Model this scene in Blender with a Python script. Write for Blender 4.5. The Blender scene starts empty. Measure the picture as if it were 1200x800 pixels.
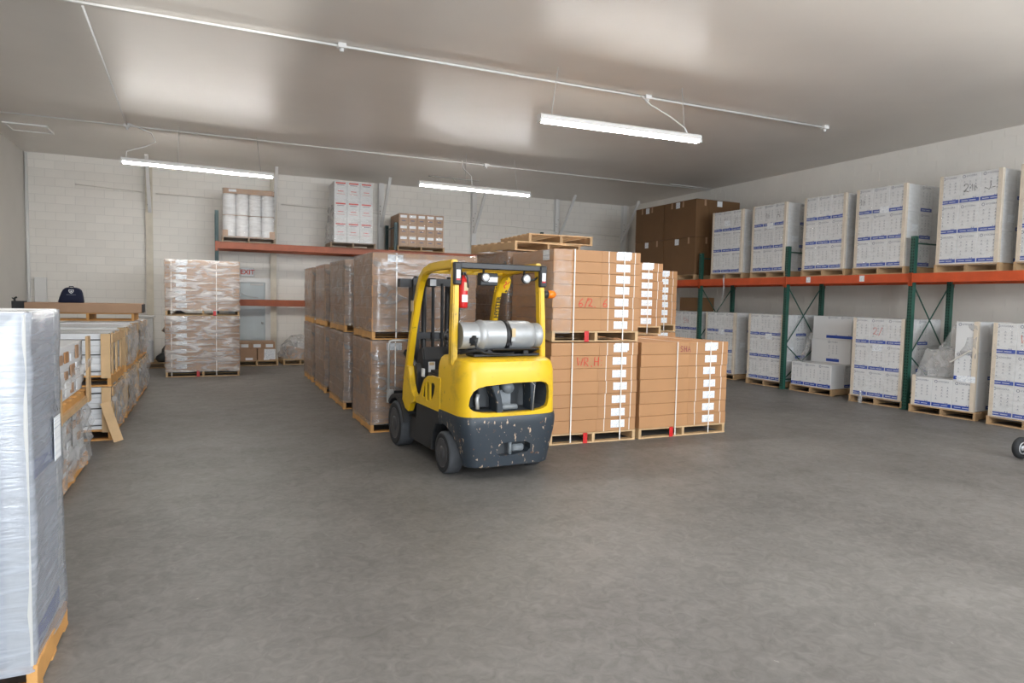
import bpy, bmesh, math, random
from mathutils import Vector, Matrix, noise
random.seed(7)
R = math.radians
SC = bpy.context.scene
COL = SC.collection

# ------------------------------------------------------------------ camera, world, light, exposure
def setup_camera():
    yaw, pitch, roll = .42493, .06203, .02086
    fwd = Vector((math.sin(yaw)*math.cos(pitch), math.cos(yaw)*math.cos(pitch), -math.sin(pitch)))
    right = Vector((math.cos(yaw), -math.sin(yaw), 0)); up = right.cross(fwd)
    r = right*math.cos(roll) + up*math.sin(roll); u = up*math.cos(roll) - right*math.sin(roll)
    cd = bpy.data.cameras.new('camera'); cd.sensor_width = 36; cd.lens = 784/1200*36; cd.clip_end = 200
    c = bpy.data.objects.new('camera', cd); COL.objects.link(c)
    m = Matrix((r, u, -fwd)).transposed().to_4x4(); m.translation = (0, 0, 1.75); c.matrix_world = m
    SC.camera = c
setup_camera()
W = bpy.data.worlds.new('world'); SC.world = W; W.use_nodes = True
W.node_tree.nodes['Background'].inputs['Color'].default_value = (.86, .93, 1, 1)
W.node_tree.nodes['Background'].inputs['Strength'].default_value = 10.5
LIGHT_OPENINGS = [(-1.2, .95, 0, 3.3), (3.2, 10.2, 2.3, 4.4)]   # dock door, and an unseen window band added for light: x0, x1, z0, z1
WALL_Y0 = -3.0
for x0, x1, z0, z1 in LIGHT_OPENINGS:                       # portals only steer the sky light's sampling to the dock door and the added window band
    l = bpy.data.lights.new('opening_portal', 'AREA'); l.shape = 'RECTANGLE'; l.size = x1-x0; l.size_y = z1-z0
    l.cycles.is_portal = True
    o = bpy.data.objects.new('opening_portal', l); COL.objects.link(o)
    o.location = ((x0+x1)/2, WALL_Y0-.15, (z0+z1)/2); o.rotation_euler = (R(90), 0, 0)
sl = bpy.data.lights.new('pavement_glint', 'SUN'); sl.energy = 1.7; sl.angle = R(3.5); sl.color = (1, .97, .92)
so = bpy.data.objects.new('pavement_glint', sl); COL.objects.link(so)      # sun thrown back by the paving outside
so.rotation_euler = Vector((0, math.cos(R(17.2)), math.sin(R(17.2)))).to_track_quat('-Z', 'Y').to_euler()
so.location = (0, -9, .2)
SC.view_settings.view_transform = 'Standard'; SC.view_settings.look = 'None'
SC.view_settings.exposure = 0.7; SC.view_settings.gamma = 1; SC.view_settings.use_curve_mapping = False

# ------------------------------------------------------------------ materials
M = {}
def mat(name, col, rough=.6, metal=0., spec=.5, emit=None, estr=0., var=0., nscale=0., namt=0., bump=0., bscale=40., bdist=.01, bstretch=(1, 1, 1)):
    """principled; var = value change per object, namt/nscale = mottling, bump = fine relief"""
    m = bpy.data.materials.new(name); m.use_nodes = True; nt = m.node_tree; N = nt.nodes; L = nt.links
    b = N['Principled BSDF']
    b.inputs['Base Color'].default_value = (*col, 1); b.inputs['Roughness'].default_value = rough
    b.inputs['Metallic'].default_value = metal; b.inputs['Specular IOR Level'].default_value = spec
    tc = N.new('ShaderNodeTexCoord')
    src = None
    if namt:
        n = N.new('ShaderNodeTexNoise'); n.inputs['Scale'].default_value = nscale; n.inputs['Detail'].default_value = 6
        L.new(tc.outputs['Object'], n.inputs['Vector'])
        r = N.new('ShaderNodeMapRange'); r.inputs[1].default_value = .3; r.inputs[2].default_value = .7
        r.inputs[3].default_value = 1-namt; r.inputs[4].default_value = 1+namt
        L.new(n.outputs[0], r.inputs[0]); src = r.outputs[0]
    if var:
        oi = N.new('ShaderNodeObjectInfo'); r2 = N.new('ShaderNodeMapRange')
        r2.inputs[3].default_value = 1-var; r2.inputs[4].default_value = 1+var; L.new(oi.outputs['Random'], r2.inputs[0])
        if src:
            mu = N.new('ShaderNodeMath'); mu.operation = 'MULTIPLY'; L.new(src, mu.inputs[0]); L.new(r2.outputs[0], mu.inputs[1]); src = mu.outputs[0]
        else: src = r2.outputs[0]
    if src:
        v = N.new('ShaderNodeVectorMath'); v.operation = 'SCALE'; v.inputs[0].default_value = col
        L.new(src, v.inputs['Scale']); L.new(v.outputs[0], b.inputs['Base Color'])
    if bump:
        mp = N.new('ShaderNodeMapping'); mp.inputs['Scale'].default_value = bstretch; L.new(tc.outputs['Object'], mp.inputs['Vector'])
        n = N.new('ShaderNodeTexNoise'); n.inputs['Scale'].default_value = bscale; n.inputs['Detail'].default_value = 3
        L.new(mp.outputs[0], n.inputs['Vector'])
        bu = N.new('ShaderNodeBump'); bu.inputs['Strength'].default_value = bump; bu.inputs['Distance'].default_value = bdist
        L.new(n.outputs[0], bu.inputs['Height']); L.new(bu.outputs[0], b.inputs['Normal'])
    if emit:
        b.inputs['Emission Color'].default_value = (*emit, 1); b.inputs['Emission Strength'].default_value = estr
    M[name] = m; return m
def film(name, col, alpha, rough=.12, bump=.6, bscale=9., stretch=(1, 1, 3), vary=.25):
    """stretch film: part clear, part glossy, wrinkled"""
    m = bpy.data.materials.new(name); m.use_nodes = True; nt = m.node_tree; N = nt.nodes; L = nt.links
    b = N['Principled BSDF']; b.inputs['Base Color'].default_value = (*col, 1); b.inputs['Roughness'].default_value = rough
    b.inputs['Specular IOR Level'].default_value = .8
    tc = N.new('ShaderNodeTexCoord'); mp = N.new('ShaderNodeMapping'); mp.inputs['Scale'].default_value = stretch
    L.new(tc.outputs['Object'], mp.inputs['Vector'])
    n = N.new('ShaderNodeTexNoise'); n.inputs['Scale'].default_value = bscale; n.inputs['Detail'].default_value = 4; n.inputs['Distortion'].default_value = 1.2
    L.new(mp.outputs[0], n.inputs['Vector'])
    bu = N.new('ShaderNodeBump'); bu.inputs['Strength'].default_value = bump; bu.inputs['Distance'].default_value = .02
    L.new(n.outputs[0], bu.inputs['Height']); L.new(bu.outputs[0], b.inputs['Normal'])
    r = N.new('ShaderNodeMapRange'); r.inputs[1].default_value = .4; r.inputs[2].default_value = .75
    r.inputs[3].default_value = alpha; r.inputs[4].default_value = min(1, alpha+vary); L.new(n.outputs[0], r.inputs[0])
    t = N.new('ShaderNodeBsdfTransparent'); mx = N.new('ShaderNodeMixShader')
    L.new(r.outputs[0], mx.inputs[0]); L.new(t.outputs[0], mx.inputs[1]); L.new(b.outputs[0], mx.inputs[2])
    L.new(mx.outputs[0], N['Material Output'].inputs['Surface']); M[name] = m; return m
def worn(name, col, chip, rough, amount, scale=14., dirt=.25, chip2=(.25, .1, .045)):
    """paint with chipped and dirty spots"""
    m = mat(name, col, rough); nt = m.node_tree; N = nt.nodes; L = nt.links; b = N['Principled BSDF']
    tc = N.new('ShaderNodeTexCoord')
    def noi(s, d, st=(1, 1, 1)):
        mp = N.new('ShaderNodeMapping'); mp.inputs['Scale'].default_value = st; L.new(tc.outputs['Object'], mp.inputs['Vector'])
        n = N.new('ShaderNodeTexNoise'); n.inputs['Scale'].default_value = s; n.inputs['Detail'].default_value = d; n.inputs['Roughness'].default_value = .65
        L.new(mp.outputs[0], n.inputs['Vector']); return n.outputs[0]
    def ramp(s, a, c):
        r = N.new('ShaderNodeMapRange'); r.inputs[1].default_value = a; r.inputs[2].default_value = c; L.new(s, r.inputs[0]); return r.outputs[0]
    def mix(f, a, c):
        x = N.new('ShaderNodeMix'); x.data_type = 'RGBA'; L.new(f, x.inputs[0])
        if isinstance(a, tuple): x.inputs[6].default_value = (*a, 1)
        else: L.new(a, x.inputs[6])
        x.inputs[7].default_value = (*c, 1); return x.outputs[2]
    d = ramp(noi(2.6, 8), .52, .78); mu = N.new('ShaderNodeMath'); mu.operation = 'MULTIPLY'; mu.inputs[1].default_value = dirt; L.new(d, mu.inputs[0])
    c = mix(mu.outputs[0], col, (.05, .045, .03))
    c = mix(ramp(noi(scale*.55, 5), amount+.03, amount+.07), c, chip2)
    c = mix(ramp(noi(scale, 4, (1, 1, .45)), amount, amount+.025), c, chip)
    L.new(c, b.inputs['Base Color']); return m
def printed(name, paper, ink, sx, sz, cover=.5):
    """paper with short printed text lines (flat print)"""
    m = mat(name, paper, .5); nt = m.node_tree; N = nt.nodes; L = nt.links; b = N['Principled BSDF']
    tc = N.new('ShaderNodeTexCoord'); mp = N.new('ShaderNodeMapping'); mp.inputs['Scale'].default_value = (sx, 0, sz)
    L.new(tc.outputs['Object'], mp.inputs['Vector'])
    v = N.new('ShaderNodeTexNoise'); v.inputs['Scale'].default_value = 1.; v.inputs['Detail'].default_value = 2
    L.new(mp.outputs[0], v.inputs['Vector'])
    w = N.new('ShaderNodeTexNoise'); w.inputs['Scale'].default_value = .22; L.new(mp.outputs[0], w.inputs['Vector'])
    a = N.new('ShaderNodeMath'); a.operation = 'GREATER_THAN'; a.inputs[1].default_value = .54; L.new(v.outputs[0], a.inputs[0])
    c = N.new('ShaderNodeMath'); c.operation = 'GREATER_THAN'; c.inputs[1].default_value = cover; L.new(w.outputs[0], c.inputs[0])
    e = N.new('ShaderNodeMath'); e.operation = 'MULTIPLY'; L.new(a.outputs[0], e.inputs[0]); L.new(c.outputs[0], e.inputs[1])
    x = N.new('ShaderNodeMix'); x.data_type = 'RGBA'; x.inputs[6].default_value = (*paper, 1); x.inputs[7].default_value = (*ink, 1)
    L.new(e.outputs[0], x.inputs[0]); L.new(x.outputs[2], b.inputs['Base Color']); return m

mat('wall', (.84, .80, .74), .55, var=.025, nscale=1.2, namt=.03, bump=.15, bscale=60, bdist=.004)
mat('mortar', (.74, .705, .655), .7)
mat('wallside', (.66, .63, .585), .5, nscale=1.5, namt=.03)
mat('ceiling', (.80, .755, .70), .36, spec=.45, nscale=.8, namt=.03, bump=.12, bscale=2.2, bdist=.02, bstretch=(.35, 3, 1))
mat('white_metal', (.78, .77, .75), .4)
mat('cream_paint', (.66, .6, .49), .5, nscale=6, namt=.08)
mat('door_paint', (.50, .555, .57), .35, nscale=3, namt=.05)
mat('kraft', (.43, .222, .098), .62, var=.05, nscale=3, namt=.035, bump=.1, bscale=120, bdist=.002)
mat('kraft_dull', (.40, .245, .15), .65, var=.06, nscale=3, namt=.05)
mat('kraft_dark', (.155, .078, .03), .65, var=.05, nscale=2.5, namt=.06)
mat('carton_white', (.68, .68, .68), .45, var=.02, nscale=4, namt=.015)
mat('carton_lilac', (.40, .41, .46), .5, nscale=3, namt=.05)
mat('carton_panel', (.79, .79, .785), .45)
mat('blue_ink', (.016, .058, .34), .45, nscale=14, namt=.12)
mat('ink_grey', (.10, .115, .18), .6)
mat('ink_pale', (.24, .26, .30), .6)
mat('ink_white', (.62, .66, .78), .5)
mat('ink_red', (.62, .05, .03), .6)
mat('ink_purple', (.25, .04, .06), .6)
mat('ink_black', (.02, .02, .025), .6)
mat('edge_board', (.66, .57, .46), .6, nscale=8, namt=.05)
mat('strap_white', (.78, .74, .68), .35)
mat('strap_black', (.02, .02, .02), .4)
mat('red_tag', (.55, .015, .015), .4)
printed('label', (.82, .84, .86), (.38, .43, .52), 110, 190, .5)
mat('edge_white', (.46, .455, .44), .6)
mat('paper', (.8, .81, .82), .5)
mat('wood', (.56, .375, .20), .7, var=.12, nscale=5, namt=.12, bump=.2, bscale=30, bstretch=(1, 8, 8))
mat('wood_tan', (.44, .285, .15), .7, var=.14, nscale=5, namt=.14)
mat('wood_orange', (.62, .32, .10), .65, var=.08, nscale=5, namt=.12)
mat('wood_grey', (.30, .22, .15), .75, var=.12, nscale=5, namt=.14)
mat('rack_green', (.018, .085, .062), .4, nscale=5, namt=.15)
mat('rack_teal', (.012, .05, .055), .45)
mat('rack_orange', (.55, .075, .016), .42, nscale=4, namt=.12)
mat('rack_rust', (.34, .085, .032), .5, nscale=4, namt=.12)
mat('hole', (.004, .006, .006), .9)
mat('rubber', (.018, .019, .021), .75, nscale=7, namt=.2)
mat('rubber_worn', (.062, .067, .075), .8, nscale=9, namt=.15)
mat('black_metal', (.014, .014, .016), .42, nscale=5, namt=.2)
mat('black_plastic', (.02, .02, .022), .5)
mat('cavity', (.045, .05, .056), .55, nscale=6, namt=.25)
mat('engine_grey', (.2, .22, .235), .45, nscale=9, namt=.25)
worn('yellow', (.74, .46, .012), (.16, .12, .04), .36, .68, 20, .7, (.4, .26, .03))
worn('dark_grey', (.024, .033, .044), (.5, .37, .26), .42, .62, 24, .3, (.15, .07, .035))
mat('hub_grey', (.05, .05, .053), .5, nscale=9, namt=.2)
mat('side_dark', (.018, .0195, .022), .5, nscale=5, namt=.2)
mat('steel', (.40, .41, .415), .42, metal=.35, nscale=7, namt=.12)
mat('grey_tube', (.45, .44, .42), .4, metal=.3)
mat('red_paint', (.55, .012, .012), .3)
mat('orange_glass', (.85, .2, .01), .2)
mat('lamp_glass', (.75, .76, .78), .15, metal=.3)
mat('tan_tag', (.55, .42, .24), .5)
mat('tube_light', (1, 1, 1), .4, emit=(1, .99, .96), estr=52)
mat('panel_white', (.72, .73, .75), .5, var=.03, nscale=5, namt=.03)
mat('navy', (.006, .009, .035), .8, bump=.3, bscale=150, bdist=.003)
mat('grey_wire', (.55, .54, .52), .5)
mat('dark_bag', (.03, .032, .03), .5)
film('film_clear', (.82, .8, .78), .08, .12, .5, 5, (1, 1, 2.6), .22)
film('film_side', (.36, .355, .35), .26, .10, .6, 3.2, (1, 1, 2.4), .42)
film('film_thick', (.86, .85, .84), .16, .12, .6, 3.0, (.8, .8, 3.4), .6)
film('film_light', (.85, .84, .81), .06, .1, .5, 6, (1, 1, 2.4), .12)
film('film_bag', (.60, .60, .60), .30, .16, .45, 5, (1, 1, 1), .30)
film('film_white', (.40, .43, .485), .55, .2, .16, 3, (1, 1, 9), .3)

def floor_material():
    m = mat('floor', (.2, .19, .18), .5); nt = m.node_tree; N = nt.nodes; L = nt.links; b = N['Principled BSDF']
    tc = N.new('ShaderNodeTexCoord')
    def noi(s, d, dist=0):
        n = N.new('ShaderNodeTexNoise'); n.inputs['Scale'].default_value = s; n.inputs['Detail'].default_value = d; n.inputs['Distortion'].default_value = dist
        n.inputs['Roughness'].default_value = .6; L.new(tc.outputs['Object'], n.inputs['Vector']); return n.outputs[0]
    cr = N.new('ShaderNodeValToRGB'); e = cr.color_ramp.elements
    e[0].position = .36; e[0].color = (.105, .098, .090, 1); e[1].position = .66; e[1].color = (.205, .193, .180, 1)
    a = N.new('ShaderNodeMix'); a.data_type = 'FLOAT'; a.inputs[0].default_value = .5
    L.new(noi(.55, 5), a.inputs[2]); L.new(noi(11, 8, 1.4), a.inputs[3]); L.new(a.outputs[0], cr.inputs[0])
    fl = N.new('ShaderNodeMapRange'); fl.inputs[1].default_value = .70; fl.inputs[2].default_value = .76; L.new(noi(7.5, 7, 2.), fl.inputs[0])
    x = N.new('ShaderNodeMix'); x.data_type = 'RGBA'; x.inputs[7].default_value = (.44, .41, .38, 1)
    k = N.new('ShaderNodeMath'); k.operation = 'MULTIPLY'; k.inputs[1].default_value = .55; L.new(fl.outputs[0], k.inputs[0])
    L.new(k.outputs[0], x.inputs[0]); L.new(cr.outputs[0], x.inputs[6]); L.new(x.outputs[2], b.inputs['Base Color'])
    rr = N.new('ShaderNodeMapRange'); rr.inputs[3].default_value = .36; rr.inputs[4].default_value = .62; L.new(noi(3, 4), rr.inputs[0]); L.new(rr.outputs[0], b.inputs['Roughness'])
    bu = N.new('ShaderNodeBump'); bu.inputs['Strength'].default_value = .25; bu.inputs['Distance'].default_value = .004
    L.new(noi(40, 4), bu.inputs['Height']); L.new(bu.outputs[0], b.inputs['Normal'])
floor_material()

# ------------------------------------------------------------------ mesh helpers
class MB:
    def __init__(s): s.v = []; s.f = []; s.sm = []
    def add(s, vs, fs, smooth=False):
        k = len(s.v); s.v += [tuple(v) for v in vs]; s.f += [tuple(i+k for i in f) for f in fs]; s.sm += [smooth]*len(fs); return s
    def box(s, x0, x1, y0, y1, z0, z1):
        return s.add([(x, y, z) for z in (z0, z1) for y in (y0, y1) for x in (x0, x1)],
                     [(0, 2, 3, 1), (4, 5, 7, 6), (0, 1, 5, 4), (2, 6, 7, 3), (0, 4, 6, 2), (1, 3, 7, 5)])
    def bar(s, a, b, w, t, up=(0, 0, 1)):
        """rectangular bar from a to b, w across, t along 'up'"""
        a, b = Vector(a), Vector(b); d = (b-a).normalized(); u = Vector(up)
        if abs(d.dot(u)) > .98: u = Vector((1, 0, 0))
        sx = d.cross(u).normalized(); uy = sx.cross(d)
        vs = [p+sx*(i*w/2)+uy*(j*t/2) for p in (a, b) for j in (-1, 1) for i in (-1, 1)]
        return s.add(vs, [(0, 1, 3, 2), (4, 6, 7, 5), (0, 4, 5, 1), (2, 3, 7, 6), (0, 2, 6, 4), (1, 5, 7, 3)])
    def tube(s, pts, r, n=8, smooth=True):
        pts = [Vector(p) for p in pts]; ref = None; rings = []
        for i, p in enumerate(pts):
            d = (pts[min(i+1, len(pts)-1)]-pts[max(i-1, 0)]).normalized()
            if ref is None: ref = d.orthogonal().normalized()
            ref = (ref-d*ref.dot(d)).normalized(); o = d.cross(ref)
            rr = r[i] if isinstance(r, (list, tuple)) else r
            rings.append([p+ref*math.cos(2*math.pi*k/n)*rr+o*math.sin(2*math.pi*k/n)*rr for k in range(n)])
        vs = [v for g in rings for v in g]; fs = []
        for i in range(len(rings)-1):
            for k in range(n): fs.append((i*n+k, i*n+(k+1) % n, (i+1)*n+(k+1) % n, (i+1)*n+k))
        k0 = len(s.f); s.add(vs, fs, smooth)
        b = len(s.v)-len(vs)
        s.f.append(tuple(b+k for k in range(n))[::-1]); s.sm.append(False)
        s.f.append(tuple(b+(len(rings)-1)*n+k for k in range(n))); s.sm.append(False)
        return s
    def lathe(s, prof, n=24, c=(0, 0, 0), axis='z', smooth=True):
        """prof: list of (r, h)"""
        c = Vector(c); vs = []
        for r, h in prof:
            for k in range(n):
                a = 2*math.pi*k/n; x, y = r*math.cos(a), r*math.sin(a)
                vs.append(c+Vector({'z': (x, y, h), 'x': (h, x, y), 'y': (y, h, x)}[axis]))
        fs = [(i*n+k, i*n+(k+1) % n, (i+1)*n+(k+1) % n, (i+1)*n+k) for i in range(len(prof)-1) for k in range(n)]
        s.add(vs, fs, smooth); b = len(s.v)-len(vs)
        if prof[0][0] > 1e-4: s.f.append(tuple(b+k for k in range(n))[::-1]); s.sm.append(False)
        if prof[-1][0] > 1e-4: s.f.append(tuple(b+(len(prof)-1)*n+k for k in range(n))); s.sm.append(False)
        return s
    def prism(s, poly, a, b, axis='x'):
        """closed 2D outline extruded from a to b; axis x: outline is (y,z); y: (x,z); z: (x,y)"""
        f = {'x': lambda p, h: (h, p[0], p[1]), 'y': lambda p, h: (p[0], h, p[1]), 'z': lambda p, h: (p[0], p[1], h)}[axis]
        n = len(poly); vs = [f(p, a) for p in poly]+[f(p, b) for p in poly]
        return s.add(vs, [tuple(range(n))[::-1], tuple(range(n, 2*n))]+[(i, (i+1) % n, n+(i+1) % n, n+i) for i in range(n)])
    def loft(s, rings, smooth=True, cap=True):
        n = len(rings[0]); vs = [v for r in rings for v in r]
        fs = [(i*n+k, i*n+(k+1) % n, (i+1)*n+(k+1) % n, (i+1)*n+k) for i in range(len(rings)-1) for k in range(n)]
        s.add(vs, fs, smooth); b = len(s.v)-len(vs)
        if cap:
            s.f.append(tuple(b+k for k in range(n))[::-1]); s.sm.append(False)
            s.f.append(tuple(b+(len(rings)-1)*n+k for k in range(n))); s.sm.append(False)
        return s
    def ribbon(s, pts, w, y=0.):
        """flat pen stroke in the xz plane"""
        pts = [Vector((p[0], 0, p[1])) for p in pts]; vs = []
        for i, p in enumerate(pts):
            d = (pts[min(i+1, len(pts)-1)]-pts[max(i-1, 0)]).normalized(); nn = Vector((-d.z, 0, d.x))*w/2
            vs += [(p+nn)+Vector((0, y, 0)), (p-nn)+Vector((0, y, 0))]
        return s.add(vs, [(2*i, 2*i+1, 2*i+3, 2*i+2) for i in range(len(pts)-1)])
    def mesh(s, name, m, bevel=0., seg=1, auto=None):
        me = bpy.data.meshes.new(name); me.from_pydata(s.v, [], s.f); me.polygons.foreach_set('use_smooth', s.sm)
        bm = bmesh.new(); bm.from_mesh(me)
        bmesh.ops.recalc_face_normals(bm, faces=bm.faces)
        if bevel:
            bmesh.ops.bevel(bm, geom=[e for e in bm.edges if len(e.link_faces) == 2 and e.calc_face_angle(0) > .6], offset=bevel, segments=seg, affect='EDGES', clamp_overlap=True)
        bm.to_mesh(me); bm.free(); me.update()
        me.materials.append(M[m] if isinstance(m, str) else m); return me
    def build(s, name, m, parent=None, loc=(0, 0, 0), bevel=0., seg=1, rot=(0, 0, 0)):
        return put(name, s.mesh(name, m, bevel, seg), parent, loc, rot)
def put(name, me, parent=None, loc=(0, 0, 0), rot=(0, 0, 0)):
    o = bpy.data.objects.new(name, me); COL.objects.link(o); o.location = loc; o.rotation_euler = rot
    if parent: o.parent = parent
    return o
CACHE = {}
def cbox(name, m, parent, x0, x1, y0, y1, z0, z1, bevel=0.):
    """box part whose mesh data is shared between equal sizes; origin at its centre"""
    dx, dy, dz = (round(v, 4) for v in (x1-x0, y1-y0, z1-z0)); k = (m, dx, dy, dz, bevel)
    if k not in CACHE: CACHE[k] = MB().box(-dx/2, dx/2, -dy/2, dy/2, -dz/2, dz/2).mesh(name, m, bevel)
    return put(name, CACHE[k], parent, ((x0+x1)/2, (y0+y1)/2, (z0+z1)/2))
def tag(o, label, cat, group=None):
    o['label'] = label; o['category'] = cat
    if group: o['group'] = group
    return o
def thing(name, label, cat, loc=(0, 0, 0), rz=0., group=None):
    o = bpy.data.objects.new(name, None); COL.objects.link(o); o.location = loc; o.rotation_euler = (0, 0, R(rz)); o.empty_display_size = .1
    return tag(o, label, cat, group)
def struct(o): o['kind'] = 'structure'; return o
def stuff(o): o['kind'] = 'stuff'; return o
def text_mesh(txt, size, m, align='CENTER', bold=0.):
    k = ('t', txt, size, m, align, bold)
    if k not in CACHE:
        cu = bpy.data.curves.new('lettering', 'FONT'); cu.body = txt; cu.size = size; cu.align_x = align; cu.align_y = 'CENTER'; cu.offset = bold
        cu.resolution_u = 2
        o = bpy.data.objects.new('lettering', cu); COL.objects.link(o)
        me = bpy.data.meshes.new_from_object(o.evaluated_get(bpy.context.evaluated_depsgraph_get()))
        bpy.data.objects.remove(o); bpy.data.curves.remove(cu)
        me.transform(Matrix.Rotation(R(90), 4, 'X')); me.materials.clear(); me.materials.append(M[m]); CACHE[k] = me
    return CACHE[k]
def boolean(me_a, cutters, op='DIFFERENCE'):
    """mesh a minus the cutter meshes, result as a new mesh"""
    a = bpy.data.objects.new('a', me_a); COL.objects.link(a); cs = []
    for c in cutters:
        o = bpy.data.objects.new('c', c); COL.objects.link(o); cs.append(o)
        md = a.modifiers.new('b', 'BOOLEAN'); md.object = o; md.operation = op; md.solver = 'EXACT'
    dg = bpy.context.evaluated_depsgraph_get(); me = bpy.data.meshes.new_from_object(a.evaluated_get(dg))
    bpy.data.objects.remove(a)
    for o in cs: bpy.data.objects.remove(o)
    me.set_sharp_from_angle(angle=R(28)); return me
def rough_sheet(nu, nv, fn, amp, fr=4., seed=0):
    """grid surface fn(u,v)->(point, normal) pushed in and out by noise"""
    vs = []
    for j in range(nv+1):
        for i in range(nu+1):
            p, n = fn(i/nu, j/nv); p = Vector(p); n = Vector(n)
            vs.append(p+n*amp*noise.noise(p*fr+Vector((seed*7.3, seed*3.1, 0))))
    return vs, [(j*(nu+1)+i, j*(nu+1)+i+1, (j+1)*(nu+1)+i+1, (j+1)*(nu+1)+i) for j in range(nv) for i in range(nu)]

# ------------------------------------------------------------------ the room
XL, XR, YB, ZC = -3.9, 12.8, 19.0, 4.95
floor = struct(MB().box(XL-.2, XR+.2, WALL_Y0-.2, YB+.2, -.2, 0).build('floor', 'floor'))
ceil_ = struct(MB().box(XL-.2, XR+.2, WALL_Y0-.2, YB+.2, ZC, ZC+.2).build('ceiling', 'ceiling'))
struct(MB().box(XL-.2, XL, WALL_Y0-.2, YB+.2, 0, ZC).build('wall_left', 'wallside'))
wf = MB(); xs = XL
for x0, x1, z0, z1 in LIGHT_OPENINGS:
    wf.box(xs, x0, WALL_Y0-.2, WALL_Y0, 0, ZC); wf.box(x0, x1, WALL_Y0-.2, WALL_Y0, z1, ZC); xs = x1
    if z0: wf.box(x0, x1, WALL_Y0-.2, WALL_Y0, 0, z0)
wf.box(xs, XR, WALL_Y0-.2, WALL_Y0, 0, ZC)
struct(wf.build('wall_front', 'wallside'))
DX0, DX1, DZ = .40, 1.40, 2.12          # exit door opening
wb = MB(); by = YB+.009
wb.box(XL, DX0, by, YB+.2, 0, ZC); wb.box(DX1, XR+.2, by, YB+.2, 0, ZC); wb.box(DX0, DX1, by, YB+.2, DZ, ZC); wb.box(DX0, DX1, YB+.15, YB+.2, 0, DZ)
wall_back = struct(wb.build('wall_back', 'mortar'))
wall_right = struct(MB().box(XR+.005, XR+.2, WALL_Y0-.2, YB+.2, 0, ZC).build('wall_right', 'wall'))
BH, BL, J = .2, .4, .012
blocks = []
for r in range(25):
    z0 = r*BH; z1 = min(z0+BH, ZC)-J
    x = XL-(BL/2 if r % 2 else 0)
    while x < XR:
        a, b = max(x, XL), min(x+BL-J, XR)
        x += BL
        if b-a < .04: continue
        if z0 < DZ and b > DX0 and a < DX1:
            if a < DX0-.03: b = DX0-J
            elif b > DX1+.03: a = DX1
            else: continue
            if b-a < .05: continue
        blocks.append((a, b, z0, z1))
near = [k for k in blocks if k[0] < 3.9 and k[2] > 2.15 and k[2] < 4.9]
near = sorted(near, key=lambda k: k[0])[:300]; ns = set(near)
for a, b, z0, z1 in near: cbox('block', 'wall', wall_back, a, b, YB, YB+.03, z0, z1)
rest = MB()
for k in blocks:
    if k not in ns: rest.box(k[0], k[1], YB, YB+.03, k[2], k[3])
stuff(rest.build('block', 'wall', wall_back))
rest = MB()
for r in range(25):
    y = WALL_Y0-(BL/2 if r % 2 else 0)
    while y < YB:
        a, b = max(y, WALL_Y0), min(y+BL-.006, YB); y += BL
        if b-a > .04: rest.box(XR, XR+.03, a, b, r*BH, min(r*BH+BH, ZC)-.006)
stuff(rest.build('block', 'wall', wall_right))
# exit door
d = struct(MB().box(DX0+.05, DX1-.05, YB+.06, YB+.1, .01, DZ-.05).build('door_1', 'door_paint'))
fr = MB(); fr.box(DX0-.06, DX0+.05, YB-.02, YB+.12, 0, DZ+.06); fr.box(DX1-.05, DX1+.09, YB-.02, YB+.12, 0, DZ+.06); fr.box(DX0+.05, DX1-.05, YB-.02, YB+.12, DZ-.05, DZ+.06)
fr.build('door_frame', 'white_metal', d)
h = MB(); h.lathe([(.03, 0), (.03, .012), (.012, .014), (.012, .05), (.028, .055), (.03, .07), (.0, .08)], 12, (DX1-.12, YB+.06, 1.0), 'y')
for v in range(len(h.v)): h.v[v] = (h.v[v][0], 2*(YB+.06)-h.v[v][1], h.v[v][2])
h.build('door_knob', 'steel', d)
c = MB(); c.box(DX1-.42, DX1-.1, YB+.02, YB+.06, DZ-.13, DZ-.07); c.build('door_closer', 'grey_tube', d)
c = MB(); c.tube([(DX0+.18, YB+.054, 1.98), (DX0+.32, YB+.052, 1.80), (DX0+.5, YB+.052, 1.70), (DX0+.78, YB+.054, 1.66)], .006, 5); c.build('scratch', 'grey_tube', d)

def column(x, m, label, bx=0.):
    t = thing('steel_column', label, 'column', (x, YB, 0), 0, 'steel columns along the back wall')
    s = MB(); w = .075
    s.box(-w, w, -.012, -.002, 0, ZC-.01); s.box(-w, w, -.13, -.12, 0, ZC-.01); s.box(-.006, .006, -.12, -.012, 0, ZC-.01)
    s.build('column_shaft', m, t)
    MB().box(-.13, .13, -.18, -.002, .0, .015).build('base_plate', m, t)
    k = MB(); k.bar((bx, -.14, 3.72), (bx*1.6, -1.12, ZC-.01), .075, .05); k.build('knee_brace', 'white_metal', t)
    g = MB()
    for z in (4.3, 4.16, 4.08, 3.9): g.lathe([(.012, 0), (.012, .004)], 6, (random.choice((-.03, .03)), -.135, z), 'y')
    stuff(g.build('bolt_hole', 'hole', t))
for x, m, s, bx in ((-1.35, 'cream_paint', 'cream painted steel column behind the left-hand stack of wrapped boxes', .02),
                (1.55, 'cream_paint', 'cream painted steel column right beside the grey exit door', 0),
                (4.42, 'white_metal', 'white steel column between the white carton load and the brown carton load', 0),
                (7.22, 'white_metal', 'white steel column under the right end of the far hanging light', 0),
                (10.02, 'white_metal', 'white steel column above the two spare wooden pallets', .05),
                (12.55, 'white_metal', 'white steel column in the far corner beside big dark brown boxes', -.1)):
    column(x, m, s, bx)
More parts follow.
